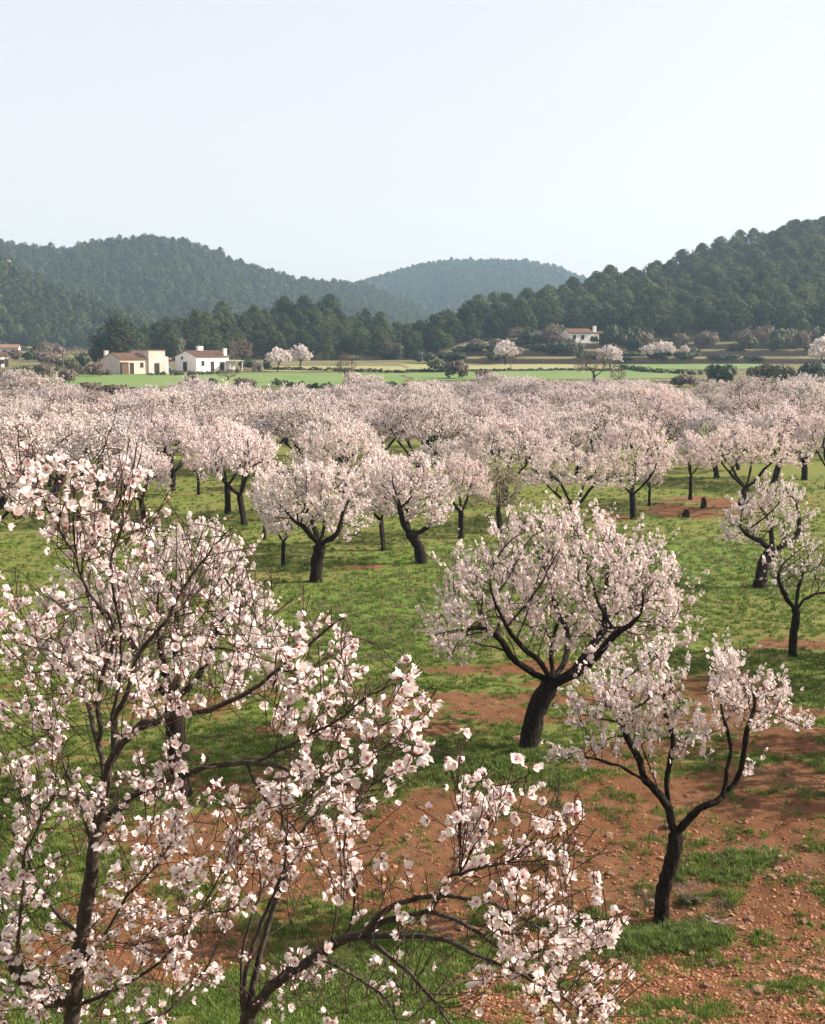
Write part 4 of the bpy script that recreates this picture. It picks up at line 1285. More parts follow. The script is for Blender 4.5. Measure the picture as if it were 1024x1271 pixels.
tr7 = almond('leaning_almond', 67, [(.03, 0, -.2)] + L((521, 684, 0), (516, 672, 0), (509, 662, 0)), .20,
             [(0, L((502, 652, -.2), (498, 640, -.4), (494, 620, -.4))), (0, L((522, 660, .2), (535, 650, .3), (540, 636, .5), (533, 615, .6))), (0, L((505, 640, .7), (510, 610, 1)))],
             region_attr(b, rg, [(508, 605, 50, 42, 4), (540, 630, 24, 30, 1), (480, 620, 24, 30, .8)], 900, 1.8),
             step=.16, infl=1.2, kill=.24, r_tip=.006, nshoot=1200, sl=(.14, .5), nfl=9000, fsize=.039, thin=.035, up=.5, fjit=.05, centre=(0, 0, 1.5), patch=.3)
put(tr7, 523, 699, 'almond whose trunk bends left then forks, right of the round-crowned one')

std = [std_almond('almond', 300 + i, 4.0, w_, .17, fork=f, lean=l, nattr=620, nfl=7600, nshoot=1300, fsize=.042, ftype='mid', nl=nl, sl=(.14, .5), thin=.035, fjit=.05, low=-.45, tint=t)
       for i, (w_, f, l, nl, t) in enumerate([(4.6, .26, .1, 4, (1, .99, .99)), (4.1, .30, -.35, 3, (.98, .97, .98)), (4.9, .24, .3, 4, (1, .985, .96)), (3.8, .32, .0, 3, (.99, .96, .97))])]
far = [std_almond('almond_distant', 320 + i, 4.2, w_, .17, fork=f, lean=l, nattr=420, nfl=6600, nshoot=1900, fsize=.053, ftype='far', nl=nl, sl=(.18, .6), thin=.04, fjit=.07, low=-.5, tint=t, r_tip=.009)
       for i, (w_, f, l, nl, t) in enumerate([(5.4, .22, .1, 4, (1, .99, .98)), (4.9, .26, -.3, 3, (.93, .92, .93)), (5.6, .22, .3, 4, (.98, .95, .92)), (4.7, .28, 0, 3, (1, .97, .98)), (5.1, .25, .2, 4, (.88, .86, .85))])]
far.append(std_almond('almond_distant', 331, 4.3, 5.0, .16, fork=.27, lean=.1, nattr=420, nfl=2900, nshoot=1900, fsize=.05, ftype='far', nl=4, sl=(.18, .6), thin=.04, fjit=.07, low=-.5, tint=(.92, .86, .84), r_tip=.009))
green_bare = bare_tree('budding_tree', 340, 3.4, 2.8, r=.13, n=420, nshoot=1500, tipr=.006, flowers=900, ftype='far', fsize=.04, tint=(.55, .62, .40), fork=.32)
small = std_almond('small_almond', 341, 3.0, 2.1, .10, fork=.36, nattr=350, nfl=2600, nshoot=450, fsize=.048, nl=3, thin=.03, sl=(.12, .4), fjit=.05)

# (base px, base py, mesh, height px, width px, label)
MANUAL = [
    (477, 683, std[1], 122, 70, 'almond with thick plain trunk between the round-crowned and the bent-trunked trees'),
    (572, 668, std[3], 100, 82, 'narrow almond with straight dark trunk just above the big tree\'s left shoulder'),
    (706, 652, std[2], 92, 118, 'wide almond whose foot is hidden behind the top of the big tree'),
    (786, 644, std[0], 118, 100, 'tall almond rising behind the right shoulder of the big tree'),
    (806, 628, small, 56, 40, 'small low almond beside the orange soil clearing, left of the tree stumps'),
    (857, 620, small, 78, 46, 'small upright almond standing alone above the orange soil clearing'),
    (919, 630, std[2], 100, 116, 'broad almond right of the orange soil clearing'),
    (1026, 607, std[0], 90, 84, 'almond cut by the right edge with dark trunk on open grass'),
    (352, 702, small, 80, 56, 'small two-stemmed almond half behind the round-crowned one'),
    (304, 652, std[1], 122, 96, 'almond with ivy-footed upright trunk left of the round-crowned one'),
    (283, 638, std[3], 112, 96, 'almond with strongly slanting trunk behind the ivy-footed one'),
    (214, 609, std[0], 88, 92, 'almond with forked dark trunk above the hidden one on the left'),
    (247, 614, small, 60, 46, 'low almond stump-like beside the slanting trunks on the left'),
    (66, 622, std[2], 104, 128, 'broad almond with slanting trunk behind the upper foreground twigs'),
    (-6, 678, std[0], 112, 130, 'almond cut by the left edge behind the foreground twigs'),
    (329, 669, small, 80, 44, 'slim almond with short dark stem behind the round crown'),
    (824, 568, std[3], 84, 74, 'almond with forked trunk by the far green gap right of centre'),
    (420, 640, std[2], 108, 110, 'almond crown directly behind the round-crowned tree'),
    (628, 628, std[0], 104, 130, 'broad almond crown behind the budding leafless tree'),
    (180, 650, std[1], 92, 80, 'almond seen through the upper right foreground twigs'),
    (960, 600, std[1], 96, 100, 'almond behind the broad one right of the clearing'),
]
occupied = [tuple(G(a, b_)[:2]) for a, b_ in [(393, 722), (523, 699), (942, 730), (618, 660)]]
for px, py, ms, hp, wp, lb in MANUAL:
    p = G(px, py); d = p[1]; H = hp / 1500 * d * 1.02; W = wp / 1500 * d
    h0 = 3.0 if ms is small else 4.0; w0 = 2.3 if ms is small else 4.7
    put(ms, px, py, lb, s=H / h0, rz=float(rng.uniform(-.5, .5)) + (pi if rng.random() < .3 else 0), sx=(W / w0) / (H / h0))
    occupied.append((p[0], p[1]))
put(green_bare, 618, 662, 'leafless budding tree with greenish twigs among the blossoming almonds', s=.85, cat='tree')

# trees outside the right edge whose shade falls into the picture
for X, Y, s in [(13.0, 22.5, 1.05), (14.5, 29.5, 1.1), (12.6, 18.2, .7)]:
    put(std[1], 0, 0, 'almond tree standing just outside the right edge', s=s, loc=(X, Y, 0), group='almonds just outside the right edge')
put(std[2], 0, 0, 'almond tree standing just outside the left edge', loc=(-12.5, 25, 0), group='almonds just outside the left edge')

# the dense far part of the orchard
occ = list(occupied)
gx, gy = cell_points(-60, 60, 60, 140, 4.35, rng)
for k in np.argsort(gy):
    x, y = gx[k], gy[k]; px = 512 + 1514 * x / y; py = 430 + 8 * 1500 / y
    if px < -70 or px > 1100: continue
    lim = 137 + 5 * sin(x / 9) - (8 if px < 300 else 0)
    if y > lim: continue
    if py > 598 and 600 < px < 1100: continue
    if py > 612 and px > 340: continue
    if 815 < px < 880 and py > 560: continue
    if 985 < px < 1100 and py > 545 and py < 600 and rng.random() < .5: continue
    if 190 < px < 330 and 590 < py < 640: continue
    if any((x - a) ** 2 + (y - b_) ** 2 < 3.1 ** 2 for a, b_ in occ): continue
    occ.append((x, y))
    v = int(rng.integers(0, 6)); ms = far[v]
    s = float(rng.uniform(.62, 1.12))
    if rng.random() < .06: ms = green_bare; s *= 1.15
    if y < 82: lb, gr = 'blossoming almond in the nearer part of the dense orchard, behind the separate front trees', 'almonds in the nearer part of the dense orchard'
    elif y < 108: lb, gr = 'blossoming almond in the middle depth of the dense orchard', 'almonds in the middle of the dense orchard'
    else: lb, gr = 'pale blossoming almond in the farthest rows of the dense orchard', 'almonds in the farthest rows of the orchard'
    if ms is green_bare: lb, gr = 'greenish leafless tree scattered among the far blossoming almonds', 'leafless trees among the far almonds'
    p = (x, y, float(T(x, y)))
    o = empty('almond_tree', p, float(rng.uniform(0, 6.28))); o.scale = (s, s, s * float(rng.uniform(.9, 1.1)))
    tag(o, lb, 'almond tree', gr); link('trunk', ms[0], o); link('twigs', ms[1], o); link('crown', ms[2], o)

# the nearer trees of the dense part can be told apart: name them by their order from the left
words = ['leftmost', 'second from the left', 'third from the left', 'fourth from the left', 'fifth from the left', 'sixth from the left', 'seventh from the left', 'eighth from the left', 'ninth from the left',
         'tenth from the left', 'eleventh from the left', 'twelfth from the left', 'thirteenth from the left', 'fourteenth from the left', 'fifteenth from the left', 'sixteenth from the left', 'seventeenth from the left',
         'eighteenth from the left', 'nineteenth from the left', 'twentieth from the left']
row = sorted([o for o in COL.objects if o.get('group') == 'almonds in the nearer part of the dense orchard'], key=lambda o: o.location.x / o.location.y)
half = (len(row) + 1) // 2
for i, o in enumerate(row):
    o['label'] = 'blossoming almond at the near edge of the dense orchard, ' + (words[i] if i < half else words[len(row) - 1 - i].replace('left', 'right'))

# ------------------------------------------------------------------ foreground almonds, grown from traced limbs
FL_RNG = np.random.default_rng(77)
FLOWERS = [flower_high(FL_RNG, o) for o in (.2, .35, .5, .7, .45, .85, .3, 1.0)]
FL_ME = [mkmesh('blossom', [(V, F, 0, C)], [M['petal']]) for V, F, C in FLOWERS]
BUD = bud(FL_RNG)


def near_almond(label, seed, root, limbs, attrs, nattr, depth, nshoot, nflow, step=.05, infl=.42, kill=.075, r_tip=.0017, sl=(.06, .26), up=.5, flow_w=None, thr=.0062):
    rg = np.random.default_rng(seed); base = at(*root)
    base[2] = float(T(base[0], base[1])) - .05
    nodes, par, rmin = [], [], []
    for li, (pts, r0, r1) in enumerate(limbs):
        W = catmull(np.array([at(*p) for p in pts]), 6)
        if li == 0: W = np.vstack([catmull(np.array([base, base * .45 + W[0] * .55 + [.02, .03, 0], W[0]]), 6)[:-1], W])
        if nodes:
            D = np.linalg.norm(np.array(nodes) - W[0], axis=1); prev = int(D.argmin()); W = W[1:] if D.min() < .12 else W
        else: prev = -1
        n = len(W)
        for k, p in enumerate(W):
            nodes.append(p + rg.normal(0, .0025, 3)); par.append(prev); prev = len(nodes) - 1; rmin.append(r0 + (r1 - r0) * k / max(n - 1, 1))
    w_ = np.array([e[4] for e in attrs], float); w_ /= w_.sum(); A = []
    for _ in range(nattr):
        e = attrs[rg.choice(len(attrs), p=w_)]; v = rg.uniform(-1, 1, 3)
        while (v ** 2).sum() > 1: v = rg.uniform(-1, 1, 3)
        A.append(at(e[0] + v[0] * e[2], e[1] + v[1] * e[3], (e[5] if len(e) > 5 else depth[0]) + v[2] * depth[1]))
    P, pr = colonize(nodes, par, np.array(A), step, infl, kill, rng=rg, jit=.22, maxit=60)
    R, ch = pipe(P, pr, r_tip, .02)
    k = len(rmin); R[:k] = np.maximum(R[:k] * .6, rmin)
    R[k:] = np.minimum(R[k:], .006)
    for i in range(k):
        if not ch[i]:      # a limb that carries nothing further tapers out
            j, q = i, .35
            while j >= 0 and q < 1 and len(ch[j]) <= 1: R[j] *= q; q += .16; j = int(pr[j])
    o = empty('almond_tree', tuple(base)); tag(o, label, 'almond tree')
    fine = []; nb = 0
    cc = chains(P, pr, R, ch)
    for ci, c in enumerate(cc):
        if len(c) < 2: continue
        r = R[c].copy(); p = P[c] - base
        if pr[c[0]] >= 0: r[0] = min(r[0], r[1] * 1.2)
        if len(p) > 3: p = p.copy(); p[1:-1] = p[1:-1] * .5 + (p[:-2] + p[2:]) * .25
        mx = r.max()
        if mx > thr:
            if len(p) > 2:
                kn = 1 + .12 * np.abs(fbm(np.arange(len(p)) * .7, np.full(len(p), ci * 3.1), 7, 2)); r = r * kn
            q = catmull(p, 2); rr = np.interp(np.linspace(0, 1, len(q)), np.linspace(0, 1, len(r)), r)
            v, f = tube(q, rr, 12 if mx > .02 else 8, rg, .10)
            link('trunk' if ci == 0 else 'branch', mkmesh('trunk' if ci == 0 else 'branch', [(v, f, 0)], [M['bark_near']], True), o); nb += 1
        else: fine.append(tube(p, r, 5 if mx > .003 else 4))
    cen = P[:k].mean(0) - [0, 0, .5]
    Q, QR = shoots(P, R, pr, rg, nshoot, .006, sl[0], sl[1], up, cen, K=6, spread=.42, tipbias=.5)
    QR = np.clip(QR, .0016, .0030)
    tx, ty = topx(Q[:, -1])      # keep shoots within the outline the tree has in the photograph
    lim = np.interp(tx, [-50, 15, 60, 150, 185, 230, 300, 350, 420, 450, 540, 600, 700, 800], [560, 530, 575, 515, 560, 640, 640, 700, 745, 800, 815, 930, 955, 1060])
    okq = ty > lim; Q, QR = Q[okq], QR[okq]
    fine.append(tubes(Q - base, QR, 4))
    link('twigs', mkmesh('twigs', [(v, f, 0) for v, f in fine], [M['twig']], True), o)['kind'] = 'stuff'
    # blossoms in clumps along the shoots
    dens = rg.uniform(0, 1, len(Q)) ** 1.9
    if flow_w is not None:
        qx, qy = topx(Q[:, 3]); dens = dens * flow_w(qx, qy)
    dens /= dens.sum(); kk = rg.choice(len(Q), int(nflow * .42), p=dens)
    t = np.round(rg.uniform(.05, .96, len(kk)) * 8) / 8 * 4.999; a = t.astype(int); f = (t - a)[:, None]
    c0 = Q[kk, a] * (1 - f) + Q[kk, a + 1] * f; d = norm(Q[kk, a + 1] - Q[kk, a])
    rep = rg.integers(1, 4, len(kk)); c0 = np.repeat(c0, rep, 0); d = np.repeat(d, rep, 0)
    s = norm(np.cross(d, rg.normal(0, 1, d.shape)))
    pos = c0 + s * rg.uniform(.012, .026, (len(s), 1)) + rg.normal(0, .005, s.shape)
    nrm_ = norm(s + d * rg.normal(.2, .4, (len(s), 1)) + rg.normal(0, .25, s.shape) + [0, 0, .15])
    size = rg.uniform(.0115, .0187, len(s)); var = rg.integers(0, 8, len(s)); fr = frames(nrm_, rg)
    px, py = topx(pos); vis = (px > -6) & (px < 1030) & (py < 1277)
    dist = np.linalg.norm(pos - [0, 0, CAMZ], axis=1); score = np.where(vis, size / dist, 0); order = np.argsort(-score)
    big, rest = order[:296], order[296:]
    for i in big:
        q = bpy.data.objects.new('blossom', FL_ME[var[i]]); COL.objects.link(q); q.parent = o
        m = Matrix.Identity(4)
        for a_ in range(3):
            for b_ in range(3): m[a_][b_] = float(fr[i][a_, b_] * size[i])
            m[a_][3] = float(pos[i][a_] - base[a_])
        q.matrix_basis = m
    parts = []
    for v in range(8):
        s_ = rest[var[rest] == v]
        if len(s_) == 0: continue
        V, F, C = FLOWERS[v]; W, FF, CC = scatter(V, F, pos[s_] - base, fr[s_], size[s_], C, np.ones((len(s_), 3)) * rg.uniform(.93, 1.03, (len(s_), 1)))
        parts.append((W, FF, 0, CC))
    # buds towards the tips
    nb_ = nflow // 9; kk = rg.integers(0, len(Q), nb_); t = rg.uniform(.3, 1, nb_) * 4.999; a = t.astype(int); f = (t - a)[:, None]
    c0 = Q[kk, a] * (1 - f) + Q[kk, a + 1] * f; d = norm(Q[kk, a + 1] - Q[kk, a]); s = norm(np.cross(d, rg.normal(0, 1, d.shape)))
    V, F, C = BUD; W, FF, CC = scatter(V, F, c0 + s * .006 - base, frames(norm(s + d), rg), rg.uniform(.010, .017, nb_), C, np.ones((nb_, 3))); parts.append((W, FF, 0, CC))
    link('blossoms', mkmesh('blossoms', parts, [M['petal']]), o)['kind'] = 'stuff'
    # stalks joining blossom and twig
    print('near almond', label[:20], 'nodes', len(P), 'branches', nb, 'flowers', len(pos), 'in view', int(vis.sum()))
    return o


m3 = lambda ps, y0, y1: [(x, y, y0 + (y1 - y0) * i / max(len(ps) - 1, 1)) for i, (x, y) in enumerate(ps)]
LIMBS1 = [
    (m3([(70, 1420), (84, 1300), (94, 1220), (104, 1140), (113, 1085), (122, 1025), (126, 1005)], 4.3, 4.2), .034, .021),
    (m3([(124, 1012), (130, 965), (138, 940), (155, 920), (175, 898), (195, 896), (217, 885), (256, 882), (306, 860), (343, 832), (370, 812), (396, 790), (425, 765)], 4.2, 3.8), .015, .0035),
    (m3([(124, 1010), (134, 985), (142, 945), (160, 915), (186, 899)], 4.18, 4.15), .007, .005),
    (m3([(140, 938), (145, 890), (157, 862), (170, 817), (189, 790), (209, 767), (227, 730), (252, 697), (270, 672), (290, 655)], 4.2, 3.9), .011, .002),
    (m3([(130, 955), (117, 907), (110, 875), (90, 827), (72, 802), (57, 790), (30, 770)], 4.2, 4.5), .010, .002),
    (m3([(125, 925), (122, 880), (124, 850), (133, 820), (143, 790), (133, 759), (116, 744), (101, 717), (93, 689), (78, 664), (55, 626), (32, 592), (23, 555), (21, 515)], 4.2, 3.7), .009, .0015),
    (m3([(136, 900), (148, 850), (151, 790), (143, 747), (137, 697), (150, 660), (156, 611), (171, 578), (178, 545)], 4.2, 3.8), .007, .0013),
    (m3([(101, 717), (105, 690), (120, 668), (136, 646), (150, 620), (152, 590), (160, 560)], 3.9, 3.7), .004, .0012),
    (m3([(93, 689), (92, 640), (94, 610), (110, 585), (128, 560), (138, 530), (147, 503)], 3.9, 3.75), .0035, .001),
    (m3([(126, 1020), (150, 1000), (175, 982), (212, 967), (256, 952), (306, 947), (346, 952), (376, 965), (411, 970)], 4.15, 3.6), .013, .005),
    (m3([(318, 946), (356, 927), (386, 912), (421, 892), (450, 870), (480, 850), (495, 830), (505, 812)], 3.8, 3.6), .006, .0013),
    (m3([(306, 947), (318, 975), (340, 1003), (368, 1030), (380, 1055)], 3.8, 3.7), .005, .002),
    (m3([(118, 1060), (100, 1000), (80, 950), (60, 905), (45, 860), (20, 820)], 4.2, 4.6), .007, .002),
    (m3([(100, 1160), (60, 1120), (32, 1060), (30, 1000), (10, 950), (-10, 900)], 4.25, 4.7), .008, .002),
    (m3([(90, 1240), (50, 1240), (20, 1205), (-5, 1150), (-25, 1080)], 4.3, 4.0), .026, .010),
    (m3([(30, 1215), (22, 1170), (28, 1110), (30, 1065), (45, 1030), (55, 1000)], 4.1, 3.9), .008, .002),
    (m3([(96, 1210), (130, 1160), (160, 1110), (190, 1080), (215, 1040), (235, 990)], 4.25, 4.0), .006, .0018),
    (m3([(92, 1250), (140, 1230), (190, 1200), (230, 1160), (260, 1110), (285, 1060)], 4.3, 3.9), .008, .002),
    (m3([(85, 1290), (130, 1290), (200, 1260), (250, 1210), (280, 1150)], 4.3, 4.1), .008, .002),
    (m3([(343, 832), (380, 830), (410, 815), (430, 800)], 3.95, 3.8), .003, .001),
    (m3([(209, 767), (240, 760), (290, 755), (330, 740), (348, 715)], 4.0, 3.9), .003, .001),
]
ATTR1 = [(30, 615, 40, 62, 1.0, 3.8), (105, 640, 85, 90, 1.5, 3.85), (230, 690, 90, 70, 1.3, 3.95), (60, 830, 75, 110, 2.2, 4.3), (180, 850, 110, 90, 2.4, 4.1), (330, 830, 95, 60, 1.6, 3.9), (420, 800, 36, 40, .6, 3.8),
         (390, 900, 90, 60, 1.6, 3.7), (470, 890, 55, 60, .9, 3.6), (60, 1010, 80, 90, 2.3, 4.3), (170, 1020, 80, 70, 1.7, 4.1), (390, 980, 80, 45, 1.0, 3.7), (60, 1180, 80, 90, 2.4, 4.2), (190, 1160, 100, 100, 3.2, 4.2),
         (280, 1080, 50, 90, .9, 4.0), (120, 1260, 130, 40, 1.8, 4.2), (240, 780, 60, 60, .8, 4.1), (490, 950, 35, 40, .4, 3.6)]
near_almond('nearest almond with wide blossoming branches filling the lower left foreground', 81, (55, 1640, 4.35), LIMBS1, ATTR1, 2300, (4.1, .55), 1300, 2900, flow_w=lambda x, y: np.where(y < 640, .75, 1.0) * np.where((x > 170) & (x < 350) & (y < 800), .35, 1.0) * np.where((x > 300) & (y < 745), .2, 1.0) * np.where((x > 250) & (y > 860) & (y < 1000), .7, 1))

LIMBS2 = [
    (m3([(300, 1420), (303, 1340), (306, 1275), (312, 1245)], 4.0, 4.0), .036, .026),
    (m3([(308, 1262), (330, 1232), (363, 1205), (400, 1182), (425, 1166), (451, 1160)], 4.0, 3.85), .020, .014),
    (m3([(306, 1262), (311, 1240), (321, 1190), (336, 1137), (351, 1095), (365, 1062), (376, 1030), (396, 1005), (408, 975), (430, 955), (450, 930)], 4.0, 4.2), .013, .003),
    (m3([(305, 1262), (303, 1240), (306, 1205), (316, 1170), (328, 1135), (340, 1108), (352, 1080), (356, 1045), (350, 1010)], 4.0, 3.9), .010, .003),
    (m3([(303, 1262), (299, 1240), (301, 1180), (313, 1135), (323, 1110), (322, 1080), (313, 1052), (298, 1030), (285, 1000)], 4.0, 4.1), .006, .002),
    (m3([(451, 1160), (475, 1132), (512, 1116), (553, 1112), (603, 1119), (640, 1135), (683, 1160), (716, 1180), (755, 1175)], 3.85, 3.5), .010, .0016),
    (m3([(451, 1160), (480, 1142), (512, 1135), (537, 1132), (575, 1146), (606, 1166), (633, 1188), (667, 1221), (700, 1262), (720, 1300)], 3.85, 3.5), .010, .003),
    (m3([(451, 1160), (512, 1163), (556, 1168), (595, 1188), (633, 1202), (678, 1229), (722, 1251), (750, 1268)], 3.85, 3.4), .010, .0016),
    (m3([(451, 1162), (485, 1188), (512, 1212), (540, 1245), (570, 1290)], 3.85, 3.6), .008, .004),
    (m3([(533, 1132), (545, 1112), (560, 1088), (580, 1082), (603, 1075), (639, 1066), (655, 1050), (690, 1038), (718, 1022)], 3.75, 3.5), .006, .0012),
    (m3([(570, 1086), (571, 1050), (569, 1010), (567, 975), (566, 938)], 3.65, 3.6), .0026, .0010),
    (m3([(572, 1084), (590, 1045), (603, 1020), (610, 985), (615, 955)], 3.65, 3.55), .0026, .0010),
    (m3([(600, 1076), (640, 1070), (680, 1066), (700, 1045), (722, 1020)], 3.6, 3.5), .0024, .001),
    (m3([(645, 1055), (665, 1020), (682, 985), (688, 965)], 3.55, 3.5), .0018, .0009),
    (m3([(430, 1172), (440, 1110), (425, 1060), (440, 1010), (470, 960), (500, 920)], 3.9, 3.7), .005, .0012),
    (m3([(392, 1188), (430, 1205), (480, 1240), (500, 1290)], 3.95, 3.7), .006, .003),
    (m3([(411, 1176), (418, 1120), (400, 1060), (390, 1030)], 3.9, 3.95), .004, .0012),
]
ATTR2 = [(340, 1090, 50, 100, .8, 4.0), (430, 1010, 70, 80, 1.3, 3.9), (440, 1110, 60, 50, .9, 3.8), (600, 1060, 60, 60, 1.3, 3.6), (690, 1060, 55, 45, 1.0, 3.5), (660, 1140, 90, 45, 1.6, 3.5), (650, 1200, 85, 50, 1.8, 3.5),
         (730, 1170, 40, 40, .7, 3.5), (540, 1200, 90, 60, 1.0, 3.6), (430, 1230, 90, 45, 1.8, 3.8), (570, 1020, 24, 70, .5, 3.6), (615, 1000, 20, 50, .4, 3.55), (700, 1250, 60, 30, .8, 3.5), (350, 1230, 60, 40, .7, 3.9), (510, 1250, 70, 30, .8, 3.7)]
fw = lambda x, y: np.where((x > 440) & (x < 560) & (y > 1080), .35, 1.0) * np.where((x > 300) & (x < 440) & (y > 1080) & (y < 1200), .45, 1.0)
near_almond('near almond with a long limb arching to the right at the bottom of the picture', 82, (303, 1640, 4.05), LIMBS2, ATTR2, 1100, (3.7, .35), 480, 1050, flow_w=fw)

# ------------------------------------------------------------------ grass, weeds, stones
def tuft(seed, n, h, spread, c0, c1, lean=.5, wd=.006):
    r_ = np.random.default_rng(seed); V, F, C = [], [], []
    for k in range(n):
        a = r_.uniform(0, 2 * pi); q = r_.uniform(0, spread); x, y = q * cos(a), q * sin(a); hh = h * r_.uniform(.45, 1.15); a2 = r_.uniform(0, 2 * pi); l = hh * lean * r_.uniform(.2, 1)
        s = np.array([-sin(a2), cos(a2), 0]) * wd * r_.uniform(.7, 1.4); p0 = np.array([x, y, -.01]); p1 = p0 + [cos(a2) * l * .4, sin(a2) * l * .4, hh * .6]; p2 = p0 + [cos(a2) * l, sin(a2) * l, hh]
        b = len(V); V += [p0 - s, p0 + s, p1 + s * .8, p1 - s * .8, p2]; t = r_.uniform(0, 1); c = np.array(c0) * (1 - t) + np.array(c1) * t; C += [c] * 5
        F += [(b, b + 1, b + 2), (b, b + 2, b + 3), (b + 3, b + 2, b + 4)]
    return mkmesh('grass_tuft', [(np.array(V), np.array(F), 0, np.array(C))], [M['grass']])


GR = [tuft(1, 26, .075, .10, (.085, .138, .022), (.148, .192, .042)), tuft(2, 30, .055, .12, (.095, .140, .025), (.170, .185, .052)), tuft(3, 22, .11, .08, (.080, .140, .020), (.130, .190, .034)),
      tuft(4, 24, .05, .12, (.13, .125, .045), (.21, .175, .08), .9)]
GW = [tuft(5, 40, .22, .12, (.085, .135, .024), (.140, .185, .040), .8, .007), tuft(6, 34, .17, .14, (.090, .145, .025), (.150, .190, .045), 1.0, .008)]


def ground_pts(n, y0, y1, rg, pw=1.6):
    u = rg.uniform(0, 1, n); y = (y0 ** (-pw + 1) + u * (y1 ** (-pw + 1) - y0 ** (-pw + 1))) ** (1 / (-pw + 1)) if pw != 1 else y0 * (y1 / y0) ** u
    x = rg.uniform(-1, 1, n) * (.38 * y + 1.5)
    return x, y


def micro(x, y):
    s = soilmask(x, y); nw = np.clip(1 - (y - 12) / 50.0, 0, 1)
    return T(x, y) + nw * (s * .05 * np.maximum(fbm(x / .22, y / .30, 51, 3), -.2) + .05 * s * fbm(x / 1.1, y / .7, 52, 2) + .03 * fbm(x / .5, y / .5, 53, 3) + .05 * fbm(x / 3.0, y / 1.4, 54, 3))


rg = np.random.default_rng(91)
x, y = ground_pts(120000, 11, 75, rg, 1.9)
s = soilmask(x, y); l = lushmask(x, y); pt = fbm(x / .5, y / .4, 95, 3)
keep = rg.uniform(0, 1, len(x)) < np.clip(.62 + .9 * pt + .5 * l, .05, 1) * (1 - s) ** 1.4 + .03 + .42 * sstep(.15, .45, fbm(x / .9, y / .6, 97, 3)) * (x / y > .05)
x, y, s, l = x[keep], y[keep], s[keep], l[keep]
var = np.where(rg.random(len(x)) < l * .75, 2, np.where(rg.random(len(x)) < sstep(34, 22, y) * .38 + .1, 3, rg.choice([0, 1], len(x))))
rot = np.stack([rg.normal(0, .12, len(x)), rg.normal(0, .12, len(x)), rg.uniform(0, 6.28, len(x))], 1)
sc = rg.uniform(.55, 1.25, len(x)) * (.8 + .35 * l) * np.clip(.85 + y / 90, 0, 1.6)
o = instancer('grass', np.stack([x, y, micro(x, y)], 1), rot, np.stack([sc * 1.15, sc * 1.15, sc], 1), var, GR)
tag(o, 'short green and straw-coloured grass covering the orchard floor', 'grass', kind='stuff')
# lush weeds
P = []
for px, py, rx, ry, n in [(855, 1165, 60, 16, 260), (800, 1172, 40, 12, 130), (570, 950, 70, 18, 260), (470, 1215, 90, 30, 260), (640, 940, 40, 8, 100), (930, 1068, 50, 10, 60), (1000, 868, 40, 5, 80), (880, 1090, 60, 8, 50), (200, 655, 20, 4, 20), (303, 655, 12, 3, 20), (420, 1010, 60, 10, 60)]:
    c = ellipse(px, py, rx, ry); a = rg.uniform(0, 2 * pi, n); q = rg.uniform(0, 1, n) ** .6
    P.append(np.stack([c[0] + c[2] * q * np.cos(a), c[1] + c[3] * q * np.sin(a)], 1))
P = np.concatenate(P); z = micro(P[:, 0], P[:, 1])
rot = np.stack([rg.normal(0, .15, len(P)), rg.normal(0, .15, len(P)), rg.uniform(0, 6.28, len(P))], 1); sc = rg.uniform(.25, .75, len(P))[:, None] * np.ones((1, 3))
o = instancer('weeds', np.column_stack([P, z]), rot, sc, rg.integers(0, 2, len(P)), GW); tag(o, 'lush taller green weeds in patches under the trees', 'weeds', kind='stuff')


def stone_mesh(name, seed, m='stone'):
    r_ = np.random.default_rng(seed); nu, nv = 7, 5; V = [(0, 0, .55)]; F = []
    f = r_.uniform(.8, 1.25, (nv, nu))
    for i in range(1, nv):
        for j in range(nu):
            a, b = 2 * pi * j / nu + .3 * i, pi * i / nv; r = f[i, j]
            V.append((r * cos(a) * sin(b), .75 * r * sin(a) * sin(b), .55 * cos(b) * r))
    V.append((0, 0, -.5)); L = len(V) - 1
    for j in range(nu):
        k = (j + 1) % nu; F += [(0, 1 + j, 1 + k), (L, 1 + (nv - 2) * nu + k, 1 + (nv - 2) * nu + j)]
        for i in range(nv - 2): a = 1 + i * nu; F += [(a + j, a + nu + j, a + nu + k), (a + j, a + nu + k, a + k)]
    return mkmesh(name, [(np.array(V, float), np.array(F), 0)], [M[m]])


